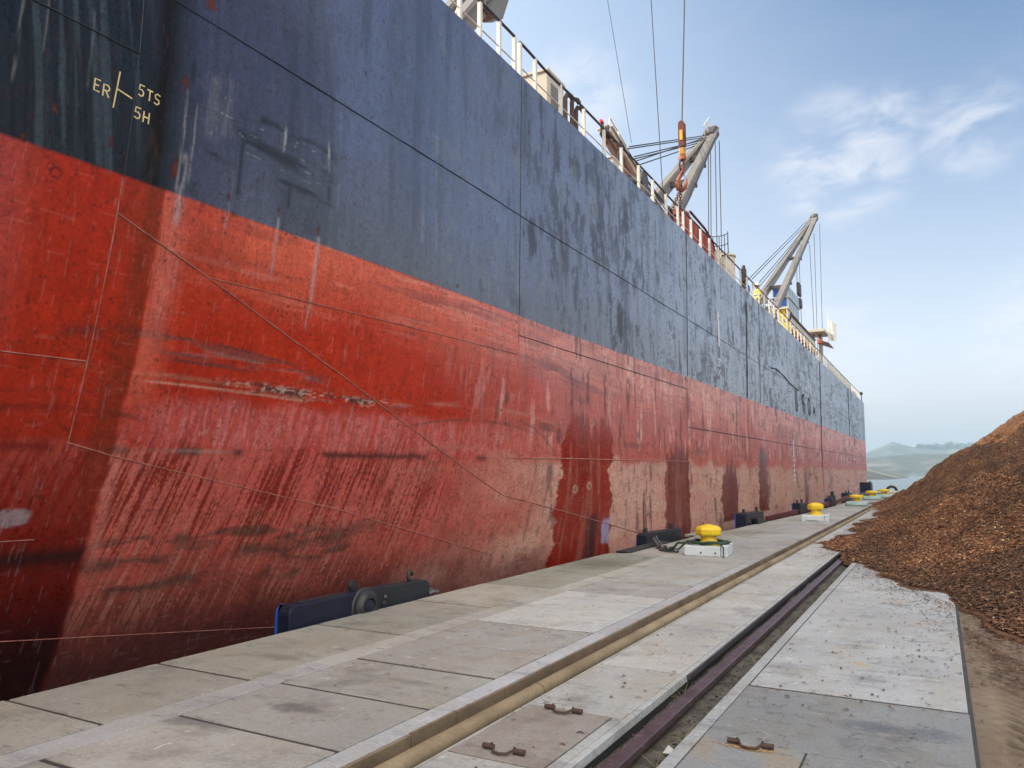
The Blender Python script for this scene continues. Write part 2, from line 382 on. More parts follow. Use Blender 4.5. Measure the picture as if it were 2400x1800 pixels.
    for yc, zc_, ry, rz_, am in ((13.0, 2.55, .5, .12, .6), (13.6, 2.45, .12, .3, .7), (11.6, 2.95, .12, .16, .8), (17.6, 2.35, 1.0, .10, .5), (23.6, 2.35, 1.1, .22, .45), (30.2, 2.3, 1.4, .16, .35), (14.6, 3.2, .35, .10, .5), (38.5, 3.6, 1.8, .5, .35)):
        rr = np.hypot((Y - yc) / ry, (Z - zc_) / rz_) + (fbm(Y * 3, Z * 7, 161, 4) - .5) * 1.5
        put(sst(1.1, .3, rr) * am, (.10, .035, .035), .5)
    put(sst(11, 14, Y) * sst(.56, .66, fbm(Y * .7, Z * 6, 163, 5, .6)) * sst(2.6, 3.2, Z) * .35, (.30, .085, .075), .45)
    # curved rope and fender scuffs
    for y0_, z0_, k, w, ya, yb, am, col in ((5.0, 3.10, -.035, .012, 4.4, 7.6, .9, (.07, .04, .04)), (5.2, 3.00, -.04, .016, 4.6, 7.5, .8, (.26, .13, .12)), (5.6, 2.86, -.035, .014, 5.0, 7.4, .9, (.06, .035, .035)), (5.5, 2.95, -.03, .022, 5.2, 7.3, .6, (.30, .16, .14)), (5.0, 2.62, -.01, .012, 4.8, 7.6, .7, (.62, .36, .26)), (4.4, 3.02, -.55, .05, 3.9, 4.8, .75, (.10, .035, .02)), (4.5, 2.35, -.12, .012, 3.4, 5.1, .8, (.05, .015, .012)), (4.9, 3.06, -.035, .035, 4.45, 7.5, .75, (.15, .06, .05)), (5.3, 2.92, -.03, .03, 4.9, 7.3, .7, (.11, .055, .05)),
            (4.6, 2.70, -.015, .025, 4.0, 8.0, .5, (.40, .19, .12)), (4.4, 2.46, -.10, .02, 3.5, 5.2, .7, (.08, .02, .02)), (4.3, 2.3, -.12, .03, 3.3, 5.2, .7, (.08, .02, .02)),
            (11.0, 2.78, -.028, .03, 8.5, 13.8, .6, (.46, .17, .13)), (10.4, 2.1, -.06, .03, 8.8, 12.6, .6, (.42, .16, .11)), (11.0, 2.55, -.05, .02, 9.0, 13, .55, (.09, .05, .05)),
            (12.0, 2.6, -.25, .03, 11.6, 13.6, .6, (.08, .05, .05)), (10.2, 1.75, -.05, .025, 8.6, 12.6, .5, (.40, .15, .10)), (4.3, 3.0, -.35, .06, 3.9, 4.75, .6, (.10, .03, .02))):
        cz = z0_ + k * (Y - y0_) ** 2
        put(np.exp(-((Z - cz) / w) ** 2) * sst(ya, ya + .3, Y) * sst(yb, yb - .4, Y) * sst(.30, .55, fbm(Y * 1.5, Z * 14, 99, 4)) * am, col, .55)
    # the ragged scar
    scar = np.exp(-((Z - 2.68 - .05 * (fbm(Y * 2, Z * 0, 101, 3) - .5) + .01 * (Y - 6)) / .055) ** 2) * sst(5.6, 6.0, Y) * sst(9.2, 8.3, Y)
    put(scar * sst(.40, .55, fbm(Y * 2.5, Z * 12, 103, 4)) * .9, (.06, .035, .03), .7)
    put(scar * sst(.57, .64, fbm(Y * 14, Z * 45, 105, 4)) * .8, (.50, .34, .27), .7)
    # black horizontal bars left by the fenders
    for ya, yb, a_ in ((3.0, 4.28, .9), (4.66, 5.0, .95), (5.45, 5.85, .8), (6.15, 6.4, .8), (7.5, 9.7, .7), (10.9, 11.3, .6)):
        put(sst(ya, ya + .1, Y) * sst(yb, yb - .12, Y) * np.exp(-((Z - 1.93 - .03 * (fbm(Y * 3, Z * 0, 107, 2) - .5)) / .042) ** 2) * a_, (.016, .015, .015), .6)
    put(sst(4.8, 5.6, Y) * sst(6.3, 6.0, Y) * np.exp(-((Z - 1.93) / .022) ** 2) * .6, (.35, .2, .17), .6)
    # darker wetted patches that fell clean of film
    for ya, yb, zt, zb_, a_, col in ((13.85, 16.3, 2.95, -1, .96, (.24, .014, .004)), (20.25, 22.6, 2.5, -1, .95, (.14, .015, .009)), (26.5, 28.7, 2.05, .02, .95, (.13, .014, .010)),
            (32.55, 34.5, 2.9, .1, .93, (.14, .016, .010)), (44.7, 46.0, 1.9, -1, .85, (.09, .02, .02)), (56.2, 57.1, 1.9, .2, .85, (.09, .02, .02)), (74, 75.5, 1.9, .9, .6, (.1, .03, .03)), (80.5, 81.2, 1.7, .5, .7, (.09, .02, .02)), (87.4, 88.0, 1.8, 1.0, .7, (.09, .02, .02))):
        dy = (fbm(Z * 3.2 + ya, Z * 0 + ya, 109, 5, .62) - .5) * .8 * min(1, (yb - ya)); dy2 = (fbm(Z * 3.0 + yb * 3, Z * 0 + yb, 111, 5, .62) - .5) * .8 * min(1, (yb - ya))
        grow = sst(zt, zt - 1.1, Z) * (yb - ya) * .22
        e = .03
        mk = sst(ya + .5 * (yb - ya) * .2 - grow * .6 + dy - e, ya + .1 * (yb - ya) - grow * .6 + dy + e, Y) * sst(yb + dy2 + e, yb + dy2 - e, Y)
        mk = mk * sst(zt, zt - .30, Z + (fbm(Y * 5, Z * .5, 118, 4) - .5) * 1.3) * sst(zb_ - .05, zb_ + .05, Z)
        put(mk * a_, col, .30)
        put(mk * sst(.60, .68, fbm(Y * 7, Z * .6, 113, 3)) * .5, (.30, .11, .08), .5)
        put(mk * sst(.58, .7, fbm(Y * 2.5, Z * .9, 115, 4)) * .4, tuple(x * .5 for x in col), .3)
    for y_, z_ in ((14.45, 1.36), (15.1, 1.42), (15.25, 2.75)):
        rr = np.hypot((Y - y_) / .13, (Z - z_) / .10); put(sst(1, .85, rr) * .9, (.40, .2, .13), .6); put(sst(.45, .35, rr) * .7, (.10, .03, .02), .5)
    put(np.exp(-((Y - 15.4) / .28) ** 2) * sst(.9, .7, Z) * .85, (.03, .02, .02), .5)
    put(sst(15.85, 15.9, Y + (fbm(Z * 4, Z * 0, 117, 3) - .5) * .3) * sst(16.28, 16.2, Y) * sst(.75, .6, Z) * sst(.1, .2, Z) * .9, (.30, .27, .40), .6)
    # narrow dark cracks and rust runs, far half
    for y_, za, zb_, w in ((19.0, .1, 1.3, .05), (19.5, .3, 1.0, .02), (17.9, .2, 1.0, .04), (18.4, -.2, 1.25, .025), (31.5, 0, 1.4, .05), (29.0, 2.2, 4.6, .06), (26.9, 2.6, 3.3, .05), (30.9, 1.6, 4.6, .06),
                           (33.3, 2.0, 3.1, .10), (36.2, 1.9, 3.0, .06), (38, 1.9, 2.5, .07), (43, .2, 1.4, .07), (49, .3, 2.3, .06), (13.3, 2.7, 3.2, .05), (39.5, 2.4, 4.4, .07), (52.8, .4, 2.3, .1)):
        put(np.exp(-((Y - y_ - .05 * (fbm(Z * 3, Z * 0 + y_, 119, 3) - .5)) / w) ** 2) * sst(za, za + .15, Z) * sst(zb_, zb_ - .5, Z) * .8, (.085, .030, .022), .6)
    # left of the run-off line the plating is wet, dark and clean
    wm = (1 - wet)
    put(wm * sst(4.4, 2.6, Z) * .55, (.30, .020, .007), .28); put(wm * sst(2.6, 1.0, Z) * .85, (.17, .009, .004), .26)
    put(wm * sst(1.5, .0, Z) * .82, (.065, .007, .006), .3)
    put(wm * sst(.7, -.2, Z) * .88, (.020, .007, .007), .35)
    put(wm * np.exp(-((Z - .90 - .1 * (fbm(Y * 2, Z * 0, 121, 3) - .5)) / .09) ** 2) * .85, (.018, .010, .009), .45)
    put(wm * np.exp(-((Y - 3.3) / .28) ** 2) * sst(2.4, 3.2, Z) * .45, (.36, .09, .08), .45)
    put(wm * sst(.56, .68, fbm(Y * 3, Z * .5, 123, 4)) * sst(1.8, 2.6, Z) * .5, (.21, .03, .012), .35)
    put(sst(4.45, 4.62, Y) * sst(4.79, 4.77, Y + (fbm(Z * 2.5, Z * 0, 124, 3) - .5) * .05) * sst(1.0, 2.0, Z) * (.5 + .5 * fbm(Y * 26, Z * 1.1, 125, 4)) * .75, (.17, .028, .010), .36)
    put(sst(4.79, 4.81, Y + (fbm(Z * 2.5, Z * 0, 124, 3) - .5) * .05) * sst(5.25, 4.85, Y) * sst(2.2, 2.6, Z) * .5, (.62, .15, .095), .45)
    put(np.exp(-((Y - 4.86) / .05) ** 2) * sst(2.4, 1.8, Z) * sst(.5, 1.0, Z) * .55, (.58, .19, .15), .5)
    put(np.exp(-((Y - 4.95) / .10) ** 2) * sst(2.6, 3.4, Z) * .35, (.46, .15, .13), .45)
    put(np.exp(-((Z - 4.05) / .16) ** 2) * sst(5.0, 5.3, Y) * sst(6.0, 5.7, Y) * .35, (.20, .03, .02))
    rr = np.hypot((Y - 4.0) / .2, (Z - 1.28) / .1) + (fbm(Y * 9, Z * 12, 127, 4) - .5) * 1.2
    put(sst(1, .6, rr) * .7, (.30, .25, .26), .6)
    # little rings chalked on the plate
    for y_, z_, r_ in ((3.75, 4.32, .045), (3.70, 4.36, .03), (4.97, 4.40, .03)):
        put(np.exp(-((np.hypot(Y - y_, Z - z_) - r_) / .008) ** 2) * .8, (.04, .012, .012))
    Cl = C.copy(); Rl = RO.copy()
    C[:] = C2 * (1 - low[..., None]) + Cl * low[..., None]; RO[:] = R2 * (1 - low) + Rl * low
    # ---- marks that cross both paints
    up = 1 - low
    stain = np.exp(-((Y - 4.64 - .08 * (fbm(Z * 1.2, Z * 0, 131, 3) - .5)) / .11) ** 2) * up
    put(stain * sst(.15, .5, fbm(Y * 18, Z * .9, 133, 4)), (.005, .004, .003), .55)
    put(np.exp(-((Y - 4.62) / .08) ** 2) * sst(5.1, 4.8, Z) * up * sst(.4, .6, fbm(Y * 6, Z * 2, 135, 3)) * .6, (.07, .045, .025), .6)
    put(sst(4.55, 4.3, Y) * up * sst(.48, .66, fbm(Y * 14 + Z * 2.2, Z * .6, 137, 4)) * .6, (.055, .075, .088), .3)
    put(sst(4.55, 4.3, Y) * up * sst(.55, .64, fbm(Y * 20 + Z * 3.0, Z * .5, 139, 4)) * .6, (.008, .009, .012), .3)
    for y_, z_, ry, rz_ in ((3.66, 4.85, .045, .06), (4.87, 5.62, .05, .09), (4.19, 4.76, .03, .07), (4.86, 4.70, .045, .16), (4.35, 7.1, .05, .1), (5.1, 6.62, .08, .12), (3.45, 4.52, .03, .04), (5.52, 4.66, .03, .06), (6.22, 4.70, .03, .06), (6.86, 4.66, .03, .07), (9.9, 4.6, .05, .04)):
        rr = np.hypot((Y - y_) / ry, (Z - z_) / rz_) + (fbm(Y * 14, Z * 10, 141, 4) - .5) * 1.5
        put(sst(1.0, .4, rr + .9 * (fbm(Y * 50, Z * 22, 142, 4) - .5)) * .85, (.055, .014, .010), .75)
        put(sst(.6, .3, rr + .9 * (fbm(Y * 60, Z * 30, 144, 4) - .5)) * .6, (.13, .035, .018), .75)
    for y_, za, zb_, w, am in ((4.95, 4.15, 4.95, .035, .8), (4.90, 4.45, 5.6, .014, .7), (5.02, 4.6, 5.5, .01, .6), (5.53, 4.25, 4.62, .02, .65), (6.23, 3.9, 4.66, .022, .8), (6.88, 3.4, 4.62, .03, .75), (7.6, 3.1, 3.55, .015, .5), (5.2, 5.1, 5.9, .09, .22), (5.4, 5.2, 6.0, .08, .2),
                           (3.30, 4.9, 6.6, .012, .5), (3.5, 5.2, 6.4, .008, .4), (3.9, 4.9, 5.9, .008, .3), (8.95, 5.0, 5.55, .02, .5), (9.3, 4.9, 7.2, .008, .4), (7.15, 4.9, 6.35, .01, .4), (7.9, 2.3, 2.9, .012, .4), (5.05, 3.5, 3.9, .012, .5), (11.2, 4.6, 4.9, .02, .5)):
        put(np.exp(-((Y - y_ - .03 * (fbm(Z * 2.5, Z * 0 + y_, 143, 3) - .5)) / w) ** 2) * sst(za, za + .12, Z) * sst(zb_, zb_ - .08, Z) * sst(.25, .5, fbm(Y * 40, Z * 4, 145, 3)) * am * .62, (.40, .38, .38), .6)
    for y_, za, zb_ in ((5.63, 4.65, 5.35), (6.35, 4.72, 5.1), (6.98, 5.0, 5.3), (4.95, 5.6, 5.95)):
        put(np.exp(-((Y - y_) / .03) ** 2) * sst(za, za + .1, Z) * sst(zb_, zb_ - .1, Z) * .7, (.010, .012, .015), .6)
    # crisp scratches, pits and small runs all over
    put((.25 + .75 * low) * sst(.72, .76, fbm(Y * 55, Z * 4.0, 151, 3, .6)) * .14, (.50, .36, .33), .55)
    put(sst(.72, .76, fbm(Y * 40, Z * 4.2, 153, 3, .6)) * .30, (.05, .016, .014), .5)
    put(low * sst(.70, .75, fbm(Y * 2.0, Z * 55, 155, 4, .6)) * .22 * sst(3.0, 2.4, Z), (.10, .035, .03), .5)
    put(low * sst(.73, .77, fbm(Y * 2.5, Z * 60, 157, 4, .6)) * .10, (.66, .30, .24), .55)
    put(sst(.73, .76, fbm(Y * 26, Z * 26, 159, 3, .6)) * .6, (.05, .02, .018), .6)
    # fine grain
    g = fbm(Y * 14, Z * 14, 147, 3, .6); C *= (.82 + .36 * g)[..., None]
    RO += (fbm(Y * 1.7, Z * 2.3, 149, 4) - .5) * .14
    return np.clip(C, 0, 1), np.clip(RO, .16, .9)

PC, PR = paint_hull(YY, ZZ)
ny, nz_ = YY.shape
XX = hull_x(YY, ZZ)
cl = HX - BEAM / 2
V = np.stack([XX, YY, ZZ], -1).reshape(-1, 3)
V2 = V.copy(); V2[:, 0] = 2 * cl - V2[:, 0]
# port side uses a coarse copy
sy = np.unique(np.concatenate([np.arange(0, ny, 14), [ny - 1]])); sz = np.unique(np.concatenate([np.arange(0, nz_, 14), [nz_ - 1]]))
Vp = V2.reshape(ny, nz_, 3)[np.ix_(sy, sz)].reshape(-1, 3)
idx = np.arange(ny * nz_).reshape(ny, nz_)
F1 = np.stack([idx[:-1, :-1], idx[1:, :-1], idx[1:, 1:], idx[:-1, 1:]], -1).reshape(-1, 4)
ip = np.arange(len(sy) * len(sz)).reshape(len(sy), len(sz)) + ny * nz_
F2 = np.stack([ip[:-1, :-1], ip[:-1, 1:], ip[1:, 1:], ip[1:, :-1]], -1).reshape(-1, 4)
tr = np.stack([ip[:-1, 0], ip[1:, 0], ip[1:, 0], ip[:-1, 0]], -1)
allV = np.concatenate([V, Vp]); allF = np.concatenate([F1, F2])
extra = []
for i in range(len(sz) - 1):            # transom and stem strip
    extra.append((idx[0, sz[i]], idx[0, sz[i + 1]], ip[0, i + 1], ip[0, i]))
    extra.append((idx[-1, sz[i + 1]], idx[-1, sz[i]], ip[-1, i], ip[-1, i + 1]))
allF = np.concatenate([allF, np.array(extra)])
me = bpy.data.meshes.new('hull')
me.vertices.add(len(allV)); me.vertices.foreach_set('co', allV.ravel())
me.loops.add(allF.size); me.loops.foreach_set('vertex_index', allF.ravel().astype(np.int32))
me.polygons.add(len(allF)); me.polygons.foreach_set('loop_start', np.arange(0, allF.size, 4).astype(np.int32))
me.polygons.foreach_set('use_smooth', np.ones(len(allF), bool))
me.update(calc_edges=True)
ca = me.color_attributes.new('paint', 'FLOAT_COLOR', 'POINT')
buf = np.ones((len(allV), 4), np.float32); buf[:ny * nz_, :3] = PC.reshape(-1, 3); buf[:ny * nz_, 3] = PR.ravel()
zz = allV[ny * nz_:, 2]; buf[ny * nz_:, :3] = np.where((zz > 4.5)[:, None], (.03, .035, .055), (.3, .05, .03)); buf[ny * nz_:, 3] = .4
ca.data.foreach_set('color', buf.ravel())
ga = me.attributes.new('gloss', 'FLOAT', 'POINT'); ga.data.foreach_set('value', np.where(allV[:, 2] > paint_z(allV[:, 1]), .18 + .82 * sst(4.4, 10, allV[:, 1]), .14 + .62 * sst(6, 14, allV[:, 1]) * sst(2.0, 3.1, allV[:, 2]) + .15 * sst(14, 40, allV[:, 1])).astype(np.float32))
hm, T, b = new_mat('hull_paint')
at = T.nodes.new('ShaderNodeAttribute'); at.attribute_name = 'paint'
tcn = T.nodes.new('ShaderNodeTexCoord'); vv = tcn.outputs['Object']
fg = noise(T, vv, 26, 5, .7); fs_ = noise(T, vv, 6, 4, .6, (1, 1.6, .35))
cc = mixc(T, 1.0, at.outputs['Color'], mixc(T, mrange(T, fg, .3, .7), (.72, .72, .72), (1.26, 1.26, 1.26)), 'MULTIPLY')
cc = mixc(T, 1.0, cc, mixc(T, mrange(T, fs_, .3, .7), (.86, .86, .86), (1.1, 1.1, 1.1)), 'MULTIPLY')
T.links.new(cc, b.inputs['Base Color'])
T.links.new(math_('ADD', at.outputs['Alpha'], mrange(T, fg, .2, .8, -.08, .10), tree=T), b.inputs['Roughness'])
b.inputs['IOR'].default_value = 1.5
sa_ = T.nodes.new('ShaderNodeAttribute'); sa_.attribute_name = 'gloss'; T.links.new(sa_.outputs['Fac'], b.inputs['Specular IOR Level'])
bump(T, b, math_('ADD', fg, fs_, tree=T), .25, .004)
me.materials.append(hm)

ship = tag(empty('cargo_ship', (-15.45, 40, -2.2)), 'long cargo ship moored at the quay, black blue topsides over a worn red bottom', 'ship')
def sobj(name, mb, mat, parent=None, **k):
    o = obj(name, mb, mat, parent or ship, **k)
    if parent is None: o.matrix_parent_inverse = Matrix.Translation((15.45, -40, 2.2))
    return o
def reparent(o):
    o.parent = ship; o.matrix_parent_inverse = Matrix.Translation((15.45, -40, 2.2)); return o
hull = bpy.data.objects.new('hull', me); COL.objects.link(hull); reparent(hull)
# deck with a rounded gunwale strip
mb = MB(); n_ = 70; yy = np.linspace(-33.8, 99, n_)
for i in range(n_ - 1):
    a0, a1 = float(hull_x(yy[i], 8.9)), float(hull_x(yy[i + 1], 8.9)); h0, h1 = float(deck_z(yy[i])) - .012, float(deck_z(yy[i + 1])) - .012
    mb.add([(a0, yy[i], h0), (a1, yy[i + 1], h1), (2 * cl - a1, yy[i + 1], h1), (2 * cl - a0, yy[i], h0)], [(0, 1, 2, 3)])
sobj('deck', mb, worn('deck_paint', (.16, .05, .04), (.12, .06, .05), 1.0, .7))

# weld seams standing proud of the plating
seam_dark = worn('seam_dark', (.010, .011, .014), None, 6, .5); seam_red = worn('seam_red', (.17, .03, .018), (.40, .17, .12), 9, .5)
seam_light = worn('seam_light', (.46, .20, .14), (.25, .06, .04), 9, .55)
def seam(pts, r, mat, off=.002):
    P = []
    for (ya, za), (yb, zb_) in zip(pts[:-1], pts[1:]):
        n = max(2, int(abs(yb - ya) / .35 + abs(zb_ - za) / .25))
        for i in range(n): t = i / n; P.append((ya + (yb - ya) * t, za + (zb_ - za) * t))
    P.append(pts[-1])
    mb = MB(); mb.tube([hp(y, z, off + random.uniform(-.0015, .0015)) for y, z in P], [r * random.uniform(.75, 1.2) for _ in P], 6)
    return sobj('weld_seam', mb, mat, smooth=True)
seam([(-4, 6.44), (4.68, 6.41), (15, 6.36), (90, 6.13)], .009, seam_dark)
seam([(-4, 5.70), (4.36, 5.68)], .008, seam_dark)
seam([(4.36, 9.05), (4.35, 4.48)], .005, seam_dark)
seam([(4.345, 4.47), (4.34, 1.9)], .006, seam_red)
seam([(12.08, 9.05), (11.95, 4.52)], .008, seam_dark); seam([(11.94, 4.48), (11.9, 2.4)], .006, seam_red)
seam([(22.85, 9.0), (22.6, 4.56)], .012, seam_dark); seam([(22.6, 4.50), (22.45, 2.2)], .009, seam_red)
seam([(31.3, 8.55), (30.8, 4.6)], .040, seam_dark); seam([(30.8, 4.55), (30.8, 2.0)], .02, seam_red)
seam([(33.9, 9.0), (33.5, 4.62)], .015, seam_dark)
seam([(53.4, 8.9), (52.4, 2.0)], .045, seam_dark)
seam([(71.5, 8.85), (70.8, 4.8)], .04, seam_dark)
seam([(4.35, 4.13), (5.42, 3.76), (7.6, 2.96), (9.57, 2.19), (11.9, 1.3), (14.1, .92), (18.4, .18)], .009, seam_red)
seam([(5.42, 3.76), (11.9, 3.79)], .007, seam_red); seam([(11.94, 4.14), (22.5, 4.18)], .009, seam_dark); seam([(22.55, 3.04), (88, 3.2)], .013, seam_dark)
seam([(-2, 2.73), (4.33, 2.74)], .007, seam_light); seam([(11.85, 1.96), (22.4, 2.02)], .011, seam_light)
seam([(4.33, 1.98), (4.85, 1.85), (8.12, 1.19), (11.86, .28)], .006, seam_light)
seam([(2.5, .2), (4.22, .11), (7.72, -.33)], .006, seam_red); seam([(2.5, 1.08), (4.26, 1.07)], .006, seam_red)
# a gouge that follows the long seam
seam([(36.2, 6.45), (37.5, 6.55), (39.5, 6.42), (41.5, 6.2), (44, 6.14)], .035, seam_dark)

# painted marks
mark_y = worn('cream_mark', (.80, .62, .30), None, 20, .6); mark_w = worn('white_mark', (.78, .78, .76), None, 9, .6); mark_k = worn('black_mark', (.012, .013, .02), None, 9, .6)
def strokes(lst, w, mat, off=.004):
    mb = MB()
    for pts in lst:
        P = [Vector(p + (0,)) for p in pts]
        L_, R_ = [], []
        for i, p in enumerate(P):
            d = (P[min(i + 1, len(P) - 1)] - P[max(i - 1, 0)]).normalized(); nrm = Vector((-d.y, d.x, 0)) * w / 2
            ext = d * (w * .25 if i == len(P) - 1 else (-w * .25 if i == 0 else 0))
            L_.append(p + nrm + ext); R_.append(p - nrm + ext)
        vs = [hp(q.x, q.y, off) for q in L_] + [hp(q.x, q.y, off) for q in R_]; n = len(P)
        mb.add(vs, [(i, i + 1, n + i + 1, n + i) for i in range(n - 1)])
        off += .0004
    return sobj('hull_marking', mb, mat)
def glyph(ch, y, z, w, h):
    G = {'E': [[(1, 1), (0, 1), (0, 0), (1, 0)], [(0, .5), (.75, .5)]],
         'R': [[(0, 0), (0, 1), (.7, 1), (1, .85), (1, .65), (.7, .5), (0, .5)], [(.4, .5), (1, 0)]],
         '5': [[(1, 1), (.1, 1), (.05, .55), (.6, .6), (.95, .4), (.9, .12), (.5, 0), (0, .08)]],
         'T': [[(0, 1), (1, 1)], [(.5, 1), (.5, 0)]],
         'S': [[(1, .9), (.5, 1), (.05, .8), (.2, .55), (.8, .45), (.95, .2), (.5, 0), (0, .1)]],
         'H': [[(0, 0), (0, 1)], [(1, 0), (1, 1)], [(0, .5), (1, .5)]],
         'I': [[(.25, 0), (.25, 1)], [(.75, .05), (.75, 1)]],
         'P': [[(.75, 0), (.75, 1)], [(.75, 1), (.2, .9), (0, .7), (.2, .5), (.75, .5)], [(.35, .9), (.35, .1)]],
         'O': [[(.5 + .5 * math.cos(t), .5 + .5 * math.sin(t)) for t in [i * math.pi / 8 for i in range(17)]], [(.5, 1.05), (.5, -.05)]],
         'A': [[(0, 0), (.5, 1), (1, 0)], [(.2, .4), (.8, .4)]],
         '8': [[(.5 + .4 * math.sin(t), .75 + .22 * math.cos(t)) for t in [i * math.pi / 5 for i in range(11)]], [(.5 + .5 * math.sin(t), .27 + .27 * math.cos(t)) for t in [i * math.pi / 5 for i in range(11)]]],
         'X': [[(0, 0), (1, 1)], [(0, 1), (1, 0)]]}
    return [[(y + u * w, z + v * h) for u, v in s] for s in G[ch]]
dr = -.18    # the lettering runs slightly uphill of level along the plate
for g_ in (glyph('E', 3.965, 5.155, .05, .105), glyph('R', 4.05, 5.14, .055, .105), [[(4.185, 5.42), (4.16, 5.07)], [(4.172, 5.255), (4.325, 5.225)]], glyph('5', 4.385, 5.285, .05, .105),
           glyph('T', 4.47, 5.275, .055, .10), glyph('S', 4.55, 5.27, .055, .105), glyph('5', 4.37, 5.06, .055, .105), glyph('H', 4.46, 5.055, .055, .10)): strokes(g_, .014, mark_y, .003)
strokes([[(26.57, 6.1), (26.57, 7.2)]], .20, mark_w, .012)
strokes(glyph('X', 26.3, 5.0, .4, .25), .04, mark_w, .006); strokes(glyph('S', 26.3, 5.35, .4, .25), .04, mark_w, .006)
strokes([[(41.5, 2.55), (41.5, 3.25)]], .30, mark_w, .006)
for k in range(5): strokes(glyph('8', 41.35, 1.25 + k * .25, .35, .13), .05, mark_w, .006)
strokes(glyph('I', 42.7, 4.95, 1.0, 1.1), .17, mark_k, .014)
for g_ in (glyph('P', 45.0, 5.0, 1.1, 1.05), glyph('O', 47.2, 5.05, 1.1, .95), glyph('A', 49.4, 5.15, 1.0, .6)): strokes(g_, .17, mark_k, .014)

# ------------------------------------------------------------------ railing of the ship
RX, RH = -6.80, 1.06
def rail_top(y, k=0): return float(deck_z(y)) + RH - .05 * math.exp(-((y - 14.0) / .8) ** 2) - .04 * math.exp(-((y - 22.5) / 1.2) ** 2)
post_y = [9.8, 10.45, 11.12, 11.82, 12.42, 12.64, 13.30, 14.51, 15.79, 17.03, 18.23, 19.55, 20.75, 21.99, 23.21, 23.80, 24.71, 25.88, 27.07]
y = 28.3
while y < 88: post_y.append(y); y += 1.25
pm = MB().box(-.035, .035, -.035, .035, 0, RH)
first = None
for i, y in enumerate(post_y):
    if first is None:
        o = obj('rail_post', pm, M['white'], bevel=.005); first = o
    else:
        o = first.copy(); COL.objects.link(o)
    reparent(o); o.location = (RX, y, float(deck_z(y)) - .012)
br = None
for y in [10.45, 12.42, 15.79, 18.23, 20.75, 23.80, 25.88, 29.55, 33.3, 37.05]:
    if br is None:
        o = obj('rail_brace', MB().bar((0, 0, .62), (-.38, -.04, 0), .035, .035), M['white']); br = o
    else: o = br.copy(); COL.objects.link(o)
    reparent(o); o.location = (RX, y, float(deck_z(y)) - .01)
for ya, yb in ((6, 12.42), (12.64, 88)):
    P = []; y = ya
    while y < yb: P.append((RX, y, rail_top(y) + .02)); y += .4
    P.append((RX, yb, rail_top(yb) + .02))
    sobj('handrail', MB().tube(P, .028, 8), M['railtop'], smooth=True)
    sobj('lower_rail', MB().tube([(RX, ya, float(deck_z(ya)) + .56), (RX, yb, float(deck_z(yb)) + .56)], .014, 6), M['white'], smooth=True)

